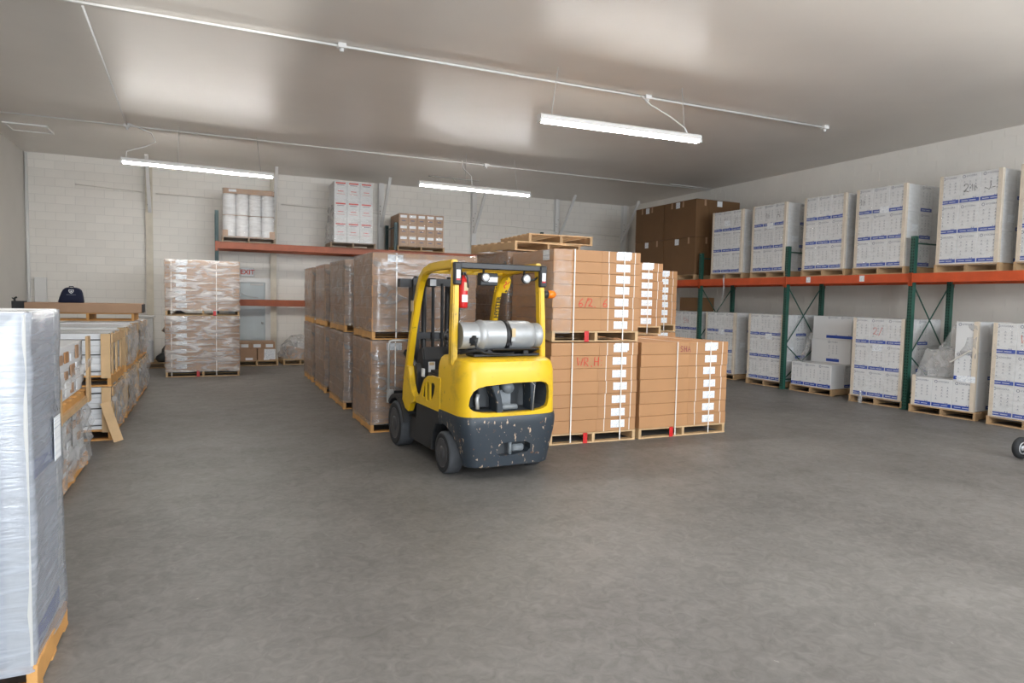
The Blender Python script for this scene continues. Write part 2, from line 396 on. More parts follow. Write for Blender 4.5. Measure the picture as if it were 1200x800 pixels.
# thin pipe run along the back wall
p = MB(); p.tube([(-2.9, YB-.03, 4.28), (-1.5, YB-.03, 4.22)], .012, 6); p.tube([(-1.2, YB-.03, 4.2), (1.4, YB-.03, 4.17)], .014, 6)
tag(p.build('wall_conduit', 'wall'), 'thin white painted pipe along the left of the back wall', 'pipe')
p = MB(); p.tube([(1.75, YB-.03, 4.16), (12.4, YB-.03, 3.92)], .014, 6)
tag(p.build('wall_conduit', 'wall'), 'thin white pipe running along the back wall above the rack', 'pipe')
p = MB(); p.tube([(XL+.05, YB-.06, .02), (XL+.05, YB-.06, ZC-.04)], .035, 10)
tag(p.build('downpipe', 'white_metal'), 'white vertical pipe in the far left corner', 'pipe')
p = MB(); p.box(XL+.16, XL+.40, YB-.10, YB-.002, .0, 2.05)
tag(p.build('wall_trunking', 'white_metal', bevel=.01), 'white vertical cable trunking behind the wrapped white pallet', 'trunking')

# ceiling conduits
def conduit(label, pts, r, boxes, z=ZC-.03):
    t = thing('ceiling_conduit', label, 'conduit', (pts[0][0], pts[0][1], z), 0, 'ceiling conduits'); o = Vector((pts[0][0], pts[0][1]))
    MB().tube([(p[0]-o.x, p[1]-o.y, 0) for p in pts], r, 8).build('pipe', 'white_metal', t)
    for x, y in boxes:
        b = MB(); b.box(x-o.x-.055, x-o.x+.055, y-o.y-.05, y-o.y+.05, -.03, .03); b.build('junction_box', 'white_metal', t, bevel=.006)
        b = MB(); b.lathe([(.025, -.075), (.03, -.03)], 10, (x-o.x, y-o.y, 0)); b.build('clamp', 'white_metal', t)
conduit('white ceiling conduit nearest the camera, above the front light', [(-3.8, 8.92), (10.0, 8.77)], .017, [(1.55, 8.86), (6.2, 8.81), (9.98, 8.77)])
conduit('long white ceiling conduit running to the right wall', [(-3.85, 14.93), (12.75, 14.98)], .013, [(-1.42, 14.94), (6.0, 14.96)])
conduit('white ceiling conduit crossing between the other two at left', [(-1.27, 9.0), (-1.42, 14.85)], .013, [])
conduit('short white conduit doubled beside the right wall end', [(11.2, 14.75), (12.7, 14.82)], .008, [])
v = thing('ceiling_vent', 'flat white framed ceiling hatch in the far left corner', 'vent', (-3.23, 16.2, ZC-.02))
f = MB(); f.box(-.36, .36, -.34, -.30, -.01, .018); f.box(-.36, .36, .30, .34, -.01, .018); f.box(-.36, -.32, -.30, .30, -.01, .018); f.box(.32, .36, -.30, .30, -.01, .018); f.build('frame', 'white_metal', v)
MB().box(-.32, .32, -.30, .30, .004, .018).build('panel', 'ceiling', v)
s = MB()
pts = [(-.72+.1*i, .01*((i % 2)*2-1), -.02) for i in range(15)]
s.tube(pts, .012, 6); s.tube([(-.05, 0, 0), (0, 0, -.12), (.08, 0, 0)], .008, 5)
tag(s.build('ceiling_hook_rail', 'grey_tube', None, (5.9, 16.9, ZC-.03)), 'small grey hanging rail on the ceiling above the far light', 'rail')

def light(label, a, b, hang, cord):
    a, b = Vector(a), Vector(b); mid = (a+b)/2; dlt = b-a; ang = math.degrees(math.atan2(dlt.y, dlt.x)); L = dlt.length
    t = thing('strip_light', label, 'ceiling light', mid, ang, 'hanging strip lights')
    h = MB(); h.prism([(-.065, .0), (.065, .0), (.065, .055), (.045, .075), (-.045, .075), (-.065, .055)], -L/2, L/2); h.build('housing', 'white_metal', t)
    g = MB(); g.prism([(-.05, -.002), (-.045, -.032), (.045, -.032), (.05, -.002)], -L/2+.03, L/2-.03); g.build('lens', 'tube_light', t)
    for s in (-1, 1):
        e = MB(); e.box(s*(L/2-.028), s*(L/2+.012), -.06, .06, -.04, .0); e.build('end_cap', 'white_metal', t)
    up = ZC-mid.z
    for s in hang:
        w = MB(); w.tube([(s*L/2, 0, .075), (s*L/2*.93, .0, up)], .005, 5); w.build('hanger_wire', 'grey_wire', t)
    w = MB(); w.tube(cord, .012, 6); w.build('power_cord', 'white_metal', t)
light('left hanging strip light above the wrapped stack by the back wall', (-1.5, 14.62, 4.19), (1.22, 14.86, 4.19), (-.3, .82),
      [(-1.28, 0, .07), (-1.27, .05, .2), (-.95, .1, .34), (-.78, .12, .45), (-.85, .1, .6), (-1.25, .05, .73)])
light('middle hanging strip light above the back rack', (4.1, 14.1, 4.19), (6.8, 14.22, 4.19), (-.2, .75),
      [(-.1, 0, .07), (-.08, .1, .3), (-.2, .3, .5), (-.1, .6, .72)])
light('nearest hanging strip light above the front brown boxes', (4.12, 8.36, 4.22), (6.78, 8.26, 4.22), (-.86, .8),
      [(1.12, 0, .07), (1.1, .05, .17), (.95, .2, .35), (.72, .42, .56), (.6, .5, .7)])

light('unseen strip light added over the open floor to brighten the room', (4.2, 2.1, 4.22), (6.86, 2.0, 4.22), (-.86, .8), [(1.12, 0, .07), (1.1, .05, .17), (.95, .2, .35), (.72, .42, .56), (.6, .5, .7)])  # extra fixture outside the view, added to supply room light
light('unseen strip light added over the left row to brighten the room', (-1.6, 2.1, 4.22), (1.06, 2.0, 4.22), (-.86, .8), [(1.12, 0, .07), (1.1, .05, .17), (.95, .2, .35), (.72, .42, .56), (.6, .5, .7)])  # second added fixture outside the view, also there for its light
# exit sign
t = thing('exit_sign', 'white sign with red EXIT letters above the grey door', 'sign', (.91, YB-.002, 2.33))
MB().box(-.17, .17, -.028, 0, -.115, .115).build('sign_frame', 'grey_tube', t, bevel=.004)
MB().box(-.155, .155, -.0305, -.027, -.10, .10).build('sign_plate', 'paper', t)
put('lettering', text_mesh('EXIT', .17, 'ink_red', bold=.003), t, (0, -.0325, 0))

# ------------------------------------------------------------------ pallet racks
def rack(label, loc, rz, frames, depth, ztop, levels, gm, om, braces=True, bays=None, clabels=()):
    """local: x along the rack, y=0 front plane, +y to the wall"""
    t = thing('pallet_rack', label, 'rack', loc, rz); pw = .08
    for x in frames:
        for y0 in (0, depth-pw):
            k = ('post', ztop, gm)
            if k not in CACHE:
                s = MB(); s.box(-pw/2, pw/2, 0, .012, .01, ztop); s.box(-pw/2, -pw/2+.012, .012, pw, .01, ztop); s.box(pw/2-.012, pw/2, .012, pw, .01, ztop)
                CACHE[k] = s.mesh('post', gm)
                s = MB()
                for i in range(int(ztop/.05)-1):
                    for q in (-.02, .02): s.box(q-.008, q+.008, -.0015, .004, .06+i*.05, .085+i*.05)
                CACHE[k+('h',)] = s.mesh('slot_holes', 'hole')
                CACHE[k+('b',)] = MB().box(-.07, .07, -.03, .11, 0, .01).mesh('base_plate', gm)
            p = put('post', CACHE[k], t, (x, y0, 0)); stuff(put('slot_holes', CACHE[k+('h',)], p)); put('base_plate', CACHE[k+('b',)], p)
        if braces:
            zs = [.2, .92, 2.12, ztop-.12]
            for z in (zs[0], zs[-1]):
                b = MB(); b.bar((x, pw, z), (x, depth-pw, z), .02, .025); b.build('frame_brace', gm, t)
            for i in range(2):
                for s in (0, 1):
                    b = MB(); q = (-.012, .012)[s]; b.bar((x+q, pw, zs[i+s]), (x+q, depth-pw, zs[i+1-s]), .012, .02); b.build('frame_brace', gm, t)
    for lv, (z0, z1) in enumerate(levels):
        for i in range(len(frames)-1):
            if bays and (lv, i) not in bays: continue
            a, b = frames[i]+pw/2, frames[i+1]-pw/2
            for y0, y1 in ((-.012, .038), (depth-.038, depth+.012)):
                s = cbox('beam', om, t, a-.035, b+.035, y0, y1, z0, z1, .004)
                ln = (b-a)/2
                for e in (-1, 1):
                    yy = -.034 if y0 < 0 else .026
                    cbox('beam_connector', om, s, e*(ln+.045)-.03, e*(ln+.045)+.03, yy, yy+.008, -(z1-z0)/2-.06, (z1-z0)/2+.01)
    for x, z in clabels:
        cbox('bay_label', 'label', t, x-.05, x+.05, -.016, -.0125, z-.055, z+.055)
    return t
RX = 10.95
FY = [4.95, 7.68, 10.42, 13.12, 15.85, 18.55]
# local x = -(world Y) so that the front looks at the aisle
rack('long pallet rack with green posts and orange beams along the right wall', (RX, 0, 0), -90, [-y for y in FY][::-1], 1.1, 2.98, [(2.19, 2.345)], 'rack_green', 'rack_orange',
     clabels=[(-9.83, 2.275), (-8.62, 2.275)])
rack('pallet rack with dark posts and rusty orange beams before the back wall', (0, 17.6, 0), 0, [.165, 4.52, 8.87], 1.05, 3.74, [(2.84, 3.0), (1.47, 1.62)], 'rack_teal', 'rack_rust', bays={(0, 0), (0, 1), (1, 0)})

# ------------------------------------------------------------------ pallets and loads; local: front at y=0, x centred, z up from the base
PH = .13
def pallet(t, w, d, wood='wood', name='pallet_'):
    for x in (-w/2+.022, 0, w/2-.022): cbox(name+'stringer', wood, t, x-.02, x+.02, .004, d-.004, .016, .112)
    n = 7; bw = .095
    for i in range(n):
        y = i*(d-bw)/(n-1); cbox(name+'board', wood, t, -w/2, w/2, y, y+bw, .112, PH)
    for y in (0, (d-bw)/2, d-bw): cbox(name+'board', wood, t, -w/2, w/2, y, y+bw, 0, .016)
def wrap(t, w, d, z0, z1, m, amp=.012, name='wrap_film', lip=.12, seed=0, fr=5., roll=0.02):
    """film tube around a load, folded over the top edge"""
    k = ('film', round(w, 3), round(d, 3), round(z1-z0, 3), m, amp, seed)
    if k not in CACHE:
        hw = w/2+.008; y0, y1 = -.008, d+.008; h = z1-z0+.006
        loop = []; cr = roll
        cs = [(-hw, y0), (hw, y0), (hw, y1), (-hw, y1)]
        for i in range(4):
            a, b = Vector(cs[i]), Vector(cs[(i+1) % 4]); e = (b-a).normalized(); nn = Vector((e.y, -e.x))
            for q in range(12):
                f = cr+(1-2*cr)*q/11; loop.append((a+(b-a)*f, nn))
        n = len(loop); vs = []; fs = []; rows = 12
        for j in range(rows+3):
            for i, (p, nn) in enumerate(loop):
                if j <= rows:
                    z = h*j/rows; a = amp*(.2+noise.noise(Vector((p.x*fr, p.y*fr, z*fr*2.2+seed*5.3)))); q = p+nn*max(a, -.004)
                else:
                    g = (j-rows)/2; q = p-nn*lip*g; z = h+.002+.004*noise.noise(Vector((p.x*8, p.y*8, seed)))
                vs.append((q.x, q.y, z))
        for j in range(rows+2):
            for i in range(n): fs.append((j*n+i, j*n+(i+1) % n, (j+1)*n+(i+1) % n, (j+1)*n+i))
        CACHE[k] = MB().add(vs, fs, True).mesh('wrap_film', m)
    return put(name, CACHE[k], t, (0, 0, z0))
def strap_loop(t, x, d, z0, z1, m='strap_white', w=.016, name='strap', y0=-.006):
    k = ('strap', round(d, 3), round(z1-z0, 3), m, w, y0)
    if k not in CACHE:
        s = MB(); h = z1-z0; s.box(-w/2, w/2, y0-.002, y0, 0, h+.004); s.box(-w/2, w/2, y0, d+.006, h+.002, h+.004); s.box(-w/2, w/2, d+.006, d+.008, 0, h+.004)
        CACHE[k] = s.mesh('strap', m)
    return put(name, CACHE[k], t, (x, 0, z0))
GLY = {'6': [[(.8, 1), (.35, .7), (.1, .3), (.2, .02), (.6, 0), (.8, .25), (.6, .45), (.2, .35)]], '/': [[(.1, -.1), (.75, 1.1)]],
       '2': [[(.1, .75), (.3, 1), (.7, .95), (.75, .65), (.15, .05), (.45, .15), (.9, .0)]], '.': [[(.2, .05), (.32, -.1)]], ' ': [],
       'W': [[(0, 1), (.15, .1), (.45, .6), (.6, .05), (.95, .9)]], 'R': [[(.1, 0), (.15, 1), (.7, .9), (.7, .55), (.2, .5), (.8, 0)]],
       'H': [[(.1, 0), (.15, 1)], [(.12, .5), (.75, .5)], [(.75, 0), (.8, 1)]], ':': [[(.2, .15), (.25, .05)], [(.2, .65), (.25, .55)]],
       'S': [[(.8, .9), (.3, 1), (.1, .7), (.7, .4), (.6, .05), (.1, .1)]], 'A': [[(.05, 0), (.45, 1), (.9, 0)], [(.2, .4), (.75, .4)]],
       '*': [[(.0, .4), (.3, .9), (.35, .1), (.6, .8), (.7, .0), (.9, .7), (1.1, .3)]], 'J': [[(.1, .3), (.8, .0), (1., .4), (.95, 1.)], [(1.2, .2), (1.7, .25)]]}
def scribble(par, txt, x, z, h, m, y=-.0045, w=.0095, adv=.9):
    s = MB(); cx = x
    for ch in txt:
        for st in GLY[ch]: s.ribbon([(cx+px*h*.75, z+pz*h) for px, pz in st], w, y)
        cx += h*adv*(.55 if ch in './:' else .9)
    return stuff(s.build('handwriting', m, par))
def flat_cartons(t, w, d, n, hl, z0, m='kraft', lab='R', labels=True, tapes=True, seam=True, hand=None, big_label=True, sharp=1.):
    """n long flat cartons one on another, each with lap seam, label and two thin bands; returns them from the bottom up"""
    out = []
    for i in range(n):
        jx, jy = random.uniform(-.007, .007), random.uniform(0, .008)
        c = cbox('carton', m, t, -w/2+jx, w/2+jx, jy, d-.004, z0+i*hl+.0012, z0+(i+1)*hl-.0012, .004); out.append(c)
        fy = -(d-.004-jy)/2; sg = 1 if lab == 'R' else -1
        if seam:
            a = .04*w+random.uniform(-.012, .02); xa, xb = sorted((sg*a, sg*(w/2)))
            cbox('lap_flap', m, c, xa, xb, fy-.003, fy, -hl/2+.003, hl/2-.003)
        if tapes:
            for q in (.13, .432):
                q = q*w+random.uniform(-.008, .008); cbox('carton_band', 'strap_white', c, sg*q-.005, sg*q+.005, fy-.0042, fy-.003, -hl/2+.002, hl/2-.002)
        if labels is True or (labels and i in labels):
            xc = sg*(.29*w+random.uniform(-.008, .008)); zz = random.uniform(-.004, .01)
            cbox('carton_label', 'label', c, xc-.10, xc+.10, fy-.0054, fy-.0044, zz-.045, zz+.05)
            if i == n-1 and big_label: cbox('carton_label', 'label', c, xc-.085, xc+.12, fy-.0066, fy-.0056, -.02, .07)
    if hand:
        i, txt, x, z, h, mm = hand; c = out[i]; scribble(c, txt, x, z, h, mm, y=-(d-.004)/2-.0045)
    return out
def brown_load(label, loc, rz, w, d, top, base=PH, n=7, red=None, straps=(-.27, .305), film_m=None, amp=.01, wood='wood', seed=0, group='strapped stacks of long brown cartons', **kw):
    if loc[2] > 0: loc = (loc[0], loc[1], loc[2]+.013)
    t = thing('carton_load', label, 'boxes', loc, rz, group); pallet(t, w, d, wood)
    hl = (top-PH)/n; cs = flat_cartons(t, w, d, n, hl, PH, **kw)
    for x in straps: strap_loop(t, x*w, d, .02, top, y0=-.009)
    if red is not None: cbox('red_tag', 'red_tag', t, red-.03, red+.03, -.006, -.002, .0, PH)
    if film_m: wrap(t, w, d, .1, top, film_m, amp, seed=seed)
    return t, cs
# block of brown stacks in the middle of the floor
F = 'film_clear'
P1 = (4.343, 7.08)
brown_load('lower strapped brown carton stack right behind the forklift', (P1[0], P1[1], 0), -1.2, 1.225, 1.22, 1.245, red=-.12, hand=(5, 'WR.H:', -.25, -.05, .11, 'ink_red'))
t, cs = brown_load('upper brown carton stack with red handwriting 6/2.6 beside the forklift', (P1[0], P1[1], 1.245), -.8, 1.225, 1.22, 1.115, red=-.14, hand=(2, '6/2. 6', -.26, -.055, .10, 'ink_red'))
cbox('carton_label', 'label', cs[-1], -.62, -.616, -.5, -.33, -.06, .06)
def side_film(t, w, d, z0, z1, m, seed):
    """film over the left side, wrapped a little round the front edge"""
    def fn(u, v):
        s = u*(d+.24)
        if s < .24: return (-w/2+.24-s, -.012, z0+(z1-z0)*v), (0, -1, 0)
        return (-w/2-.012, s-.24-.012, z0+(z1-z0)*v), (-1, 0, 0)
    vs, fs = rough_sheet(26, 16, fn, .012, 5, seed); return MB().add(vs, fs, True).build('wrap_film', m, t)
side_film(t, 1.225, 1.22, .1, 1.11, 'film_clear', 3)
brown_load('single strapped brown carton stack at the right front of the block', (5.72, 7.07, 0), .6, 1.425, 1.45, 1.245, red=-.2, straps=(-.10, .29), hand=(6, 'SHA', -.10, -.05, .075, 'ink_purple'))
brown_load('lower brown carton stack hidden behind the single front stack', (5.76, 8.66, 0), 0, 1.42, 1.2, 1.24, labels=False, tapes=False, seam=False)
brown_load('upper brown carton stack showing behind the single front stack', (5.79, 8.66, 1.24), 0, 1.42, 1.2, 1.115, red=.2)
brown_load('lower brown carton stack at the far right of the block', (7.09, 9.95, 0), 0, 1.4, 1.2, 1.22, tapes=False)
brown_load('upper brown carton stack at the far right of the block', (7.09, 9.95, 1.22), 0, 1.4, 1.2, 1.10)
brown_load('lower film-wrapped brown stack under the two spare pallets', (4.36, 8.5, 0), 0, 1.225, 1.2, 1.24, film_m='film_side', labels=False, tapes=False, seam=False, group='film-wrapped brown stacks')
brown_load('upper film-wrapped brown stack directly under the two spare pallets', (4.36, 8.5, 1.24), 0, 1.225, 1.2, 1.165, film_m='film_side', labels=False, tapes=False, seam=False, seed=2, group='film-wrapped brown stacks')
GW = 'film-wrapped brown stacks'
def aisle(y, d, name, seed, x=1.88, w=1.42, front=False):
    kw = dict(film_m='film_side', amp=.016, m='kraft_dull' if not front else 'kraft', lab='L', labels=(6,) if front else False, tapes=False, seam=front, big_label=False, straps=(-.28,) if front else (), group=GW, wood='wood_orange')
    brown_load('lower '+name, (x+w/2, y, 0), 0, w, d, 1.19, seed=seed, **kw)
    brown_load('upper '+name, (x+w/2+.01, y+.01, 1.19), 0, w, d, 1.115, seed=seed+1, **kw)
aisle(8.52, 1.2, 'film-wrapped brown stack in front of the forklift', 10, front=True)
aisle(10.45, 1.35, 'film-wrapped brown stack second along the aisle', 12)
aisle(12.32, 1.2, 'film-wrapped brown stack third along the aisle', 14)
aisle(13.95, 1.2, 'film-wrapped brown stack last along the aisle', 16)
# double stack by the back wall
kw = dict(m='kraft_dull', film_m='film_thick', amp=.018, lab='L', straps=(-.42, .18), group=GW, tapes=False, sharp=.5)
brown_load('lower shiny film-wrapped stack left of the exit door', (-.13, 15.5, 0), .5, 1.42, 1.2, 1.27, seed=20, red=-.1, **kw)
brown_load('upper shiny film-wrapped stack left of the exit door', (-.125, 15.5, 1.27), .5, 1.42, 1.2, 1.155, seed=21, red=.22, **kw)

# spare pallets on the block
t = thing('wooden_pallet', 'lower empty wooden pallet on top of the brown block', 'pallet', (4.37, 8.46, 2.431), 9, 'empty wooden pallets'); pallet(t, 1.15, 1.2, 'wood_tan')
t = thing('wooden_pallet', 'topmost empty wooden pallet on the brown block', 'pallet', (4.60, 8.52, 2.562), -2, 'empty wooden pallets'); pallet(t, 1.02, 1.1, 'wood_tan')

# ------------------------------------------------------------------ white carton loads of the right rack
CW, CH, CD = .317, .475, .362
def ring_mesh():
    s = MB(); n = 16
    for k in range(n):
        a, b = 2*math.pi*k/n, 2*math.pi*(k+1)/n
        s.add([(math.cos(a)*.016, 0, math.sin(a)*.016), (math.cos(b)*.016, 0, math.sin(b)*.016), (math.cos(b)*.0235, 0, math.sin(b)*.0235), (math.cos(a)*.0235, 0, math.sin(a)*.0235)], [(0, 1, 2, 3)])
    return s
def print_meshes():
    s = ring_mesh(); me = text_mesh('KYOCERA', .036, 'ink_grey', 'LEFT')
    k = len(s.v); s.v = [(x-.098, 0, z) for x, y, z in s.v]
    s.add([(v.co.x-.062, 0, v.co.z) for v in me.vertices], [tuple(p.vertices) for p in me.polygons])
    CACHE['logo'] = s.mesh('logo_print', 'ink_grey')
    s = MB(); rn = random.Random(3)
    for c in range(3):
        for r in range(5):
            x, z = -.088+c*.088, .115-r*.048
            if rn.random() < .15: continue
            w, h = rn.uniform(.010, .020), rn.uniform(.008, .015)
            s.add([(x-w/2, 0, z-h/2), (x+w/2, 0, z-h/2), (x+w/2, 0, z+h/2), (x-w/2, 0, z+h/2)], [(0, 1, 2, 3)])
            s.add([(x-.016, 0, z-h/2-.012), (x+.016, 0, z-h/2-.012), (x+.016, 0, z-h/2-.008), (x-.016, 0, z-h/2-.008)], [(0, 1, 2, 3)])
    CACHE['icons'] = s.mesh('icon_print', 'ink_pale')
    s = MB(); s.box(-CW/2+.008, CW/2-.008, -.0012, 0, 0, .058)
    for x in (.055, .085): s.box(x, x+.014, -.0012, 0, .062, .074)
    CACHE['band'] = s.mesh('blue_band', 'blue_ink')
    s = MB(); s.box(-.12, -.02, -.002, -.0013, .022, .032); s.box(.0, .1, -.002, -.0013, .022, .032); CACHE['bandtext'] = s.mesh('band_print', 'ink_white')
print_meshes()
def print_face(c, face, cd, bands=True, logo=True, icons=True):
    """prints on one face of a carton: 'F' front, 'R' right end"""
    if face == 'F': base = (0, -cd/2-.001, 0); rot = 0
    else: base = (CW/2+.001, 0, 0); rot = R(90)
    def q(name, x, z, k):
        off = (x, 0) if face == 'F' else (0, x)
        return put(name, CACHE[k], c, (base[0]+off[0], base[1]+off[1], z), (0, 0, rot))
    if bands: q('blue_band', 0, -CH/2+.022, 'band'); q('band_print', 0, -CH/2+.022, 'bandtext')
    if logo: q('logo_print', 0, CH/2-.045, 'logo')
    if icons: stuff(q('icon_print', 0, -.005, 'icons'))
def white_carton(t, x, y, z, faces='', w=CW, **kw):
    c = cbox('carton', 'carton_white', t, x-w/2+.0015, x+w/2-.0015, y+.0015, y+CD-.0015, z+.001, z+CH-.001, .004)
    for f in faces: print_face(c, f, CD, **kw)
    return c
def edge_post(t, x, sx, z0, z1, y=0.):
    k = ('edge', round(z1-z0, 3), sx)
    if k not in CACHE:
        s = MB(); s.box(min(0, sx*.055), max(0, sx*.055), -.005, 0, 0, z1-z0); s.box(min(0, -sx*.005), max(0, -sx*.005), -.005, .055, 0, z1-z0); CACHE[k] = s.mesh('edge_board', 'edge_board')
    return put('edge_board', CACHE[k], t, (x, y, z0))
GWC = 'white blue-banded carton loads of the right rack'
def white_load(label, yfar, ynear, z, rz=0., x=RX, marks=(), film_m='film_light', wood='wood_tan', sticker=None, seed=0):
    """one pallet of 3 x 3 x 2 cartons facing the aisle; local +x points to the camera end"""
    t = thing('white_carton_load', label, 'boxes', (x, (yfar+ynear)/2, z), -90+rz, GWC)
    pallet(t, 1.02, 1.12, wood)
    w = 3*CW
    for i in range(3):
        for k in range(3):
            c = white_carton(t, -w/2+CW*(i+.5), 0, PH+CH*k, 'F')
            if k == 2 and i in dict(marks):
                txt, m = dict(marks)[i]; scribble(c, txt, -.1, -.06, .13, m, y=-CD/2-.003, w=.009)
            white_carton(t, -w/2+CW*(i+.5), CD+.002, PH+CH*k, 'R' if i == 2 else ''); white_carton(t, -w/2+CW*(i+.5), 2*CD+.004, PH+CH*k, '')
    edge_post(t, -w/2-.002, 1, PH, PH+3*CH+.005, -.003); edge_post(t, w/2+.002, -1, PH, PH+3*CH+.005, -.003)
    cbox('shipping_label', 'label', t, w/2+.004, w/2+.006, .18, .34, PH+.62, PH+.74)
    if sticker: cbox('shipping_label', 'label', t, sticker[0]-.09, sticker[0]+.09, -.0075, -.006, sticker[1]-.06, sticker[1]+.06)
    wrap(t, w, 3*CD+.004, .1, PH+3*CH, film_m, .008, seed=seed)
    return t
BT = 2.345
white_load('white carton load on the upper shelf beside the big brown boxes', 12.70, 11.75, BT, 1.5, marks=((1, ('S', 'ink_grey')), (2, ('/', 'ink_black'))), sticker=(0, 1.28), seed=31)
white_load('white carton load on the upper shelf, second from the brown boxes', 11.41, 10.50, BT, -1, marks=((1, ('*', 'ink_black')), (2, ('A', 'ink_black'))), sticker=(.05, 1.1), seed=32)
white_load('white carton load on the upper shelf between two green posts, third from brown boxes', 10.03, 9.03, BT, .5, seed=33)
white_load('white carton load on the upper shelf left of the nearest green post', 8.80, 7.86, BT, 1, marks=((0, ('*', 'ink_black')),), sticker=(.08, 1.14), seed=34)
white_load('white carton load on the upper shelf right of the nearest green post', 7.27, 6.31, BT, -.5, marks=((1, ('2*', 'ink_black')), (2, ('J', 'ink_black'))), seed=35)
white_load('white carton load on the upper shelf cut by the right picture edge', 6.06, 5.1, BT, 0, seed=36)
white_load('white carton load on the floor under the plain brown carton', 14.12, 13.17, 0, 0, x=RX+.05, marks=((1, ('S*', 'ink_red')),), seed=37)
white_load('white carton load on the floor, far end beneath the hanging film', 12.95, 11.99, 0, 2, x=RX+.12, sticker=(.05, 1.1), seed=38)
white_load('white carton load on the floor just left of the middle green post', 11.44, 10.52, 0, 2, x=RX+.06, sticker=(.1, 1.08), wood='wood_tan', seed=39)
white_load('white carton load on the floor left of the nearest green post', 8.70, 7.76, 0, 4, x=RX-.02, marks=((1, ('2/', 'ink_red')),), sticker=(0, 1.03), wood='wood_tan', seed=40)
white_load('white carton load on the floor cut by the right picture edge', 6.27, 5.31, 0, 3, x=RX-.03, wood='wood_tan', marks=((1, ('W', 'ink_red')),), seed=41)
# half unpacked load with two long cartons on top
t = thing('white_carton_load', 'half unpacked white carton load with two long boxes behind the front row', 'boxes', (RX+.08, 9.75, 0), -88, GWC); pallet(t, 1.02, 1.12, 'wood_tan')
for i in range(3):
    white_carton(t, -CW+CW*i, 0, PH, 'F'); white_carton(t, -CW+CW*i, CD+.002, PH, 'R' if i == 2 else ''); white_carton(t, -CW+CW*i, 2*CD+.004, PH, '')
for k in (1, 2):
    c = cbox('carton', 'carton_white', t, -.44+.02*k, .5, .50, 1.08, PH+CH*k+.001, PH+CH*(k+1)-.001, .005)
    if k == 1:
        b = put('blue_band', CACHE['band'], c, (.06, -.2915, -CH/2+.03)); put('logo_print', CACHE['logo'], c, (.06, -.2915, CH/2-.05)); stuff(put('icon_print', CACHE['icons'], c, (.06, -.2915, .0)))
    else:
        for x in (.03, .33): put('blue_band', CACHE['band'], c, (x, -.2915, -CH/2+.03)); put('logo_print', CACHE['logo'], c, (x, -.2915, CH/2-.03))
def fn(u, v):
    a = Vector((-.42, .6, PH+3*CH-.05)).lerp(Vector((-.40, .49, PH+2*CH)), v*.4); b = Vector((-.60, -.02, PH-.02)).lerp(Vector((-.18, .0, PH+CH+.02)), v)
    p = a.lerp(b, u); p.z -= .12*math.sin(u*math.pi); return p, (0, -1, .4)
vs, fs = rough_sheet(18, 14, fn, .045, 5, 5); MB().add(vs, fs, True).build('torn_film', 'film_bag', t)
# open load with the film hanging off
t = thing('white_carton_load', 'open white carton load with torn film sagging from its top box', 'boxes', (RX-.06, 7.0, 0), -84, GWC); pallet(t, 1.04, 1.12, 'wood_tan')
for i in range(3):
    white_carton(t, -CW+CW*i, 0, PH, 'F'); white_carton(t, -CW+CW*i, CD+.002, PH, 'R' if i == 2 else ''); white_carton(t, -CW+CW*i, 2*CD+.004, PH, '')
white_carton(t, CW, 0, PH+CH, 'F', icons=True); white_carton(t, CW, CD+.002, PH+CH, 'R'); white_carton(t, CW, 2*CD+.004, PH+CH, '')
c = cbox('carton', 'carton_white', t, -1.5*CW+.02, .5*CW-.01, .40, 1.07, PH+CH+.001, PH+2*CH-.03, .005)
white_carton(t, CW, .0, PH+2*CH, 'F', bands=False, icons=False); white_carton(t, CW, CD+.002, PH+2*CH, 'R', bands=False, icons=False); white_carton(t, CW, 2*CD+.004, PH+2*CH, '')
edge_post(t, 1.5*CW+.002, -1, PH, PH+3*CH+.005, -.003); edge_post(t, -1.5*CW-.002, 1, PH, PH+CH+.03, -.003)
cbox('shipping_label', 'label', t, CW-.1, CW+.17, -.0105, -.009, PH+CH-.01, PH+CH+.09)
def fn(u, v):
    a = Vector((.5*CW, .02, PH+3*CH-.02)).lerp(Vector((1.5*CW, -.015, PH+3*CH-.06)), v)
    b = Vector((-1.5*CW-.02, .12, PH+CH+.05)).lerp(Vector((1.5*CW, -.02, PH+2*CH-.1)), v)
    p = a.lerp(b, u); p.z -= .06*math.sin(u*math.pi)*(1-v); return p, (0, -1, .3)
vs, fs = rough_sheet(20, 14, fn, .035, 6, 8); MB().add(vs, fs, True).build('torn_film', 'film_bag', t)
def fn(u, v):
    return (-1.5*CW-.01+u*2*CW*.98, CD*1.05-.3*(1-v)*(1-u)**2, PH+CH+.01+v*(CH-.03)), (0, -1, 0)
vs, fs = rough_sheet(14, 10, fn, .03, 7, 9); MB().add(vs, fs, True).build('torn_film', 'film_bag', t)
s = MB(); s.bar((.12, -.03, PH+1.62*CH), (.42, -.06, PH+2.05*CH), .05, .012); s.build('film_tail', 'strap_white', t)
t = thing('plastic_bottle', 'small clear plastic bottle before the floor load by the nearest green post', 'bottle', (RX-.10, 8.46, 0), 0)
MB().lathe([(.028, 0), (.034, .006), (.034, .13), (.028, .16), (.013, .185), (.012, .2)], 14).build('bottle_body', 'film_bag', t); MB().lathe([(.014, .2), (.014, .218), (.0, .219)], 12).build('bottle_cap', 'paper', t)
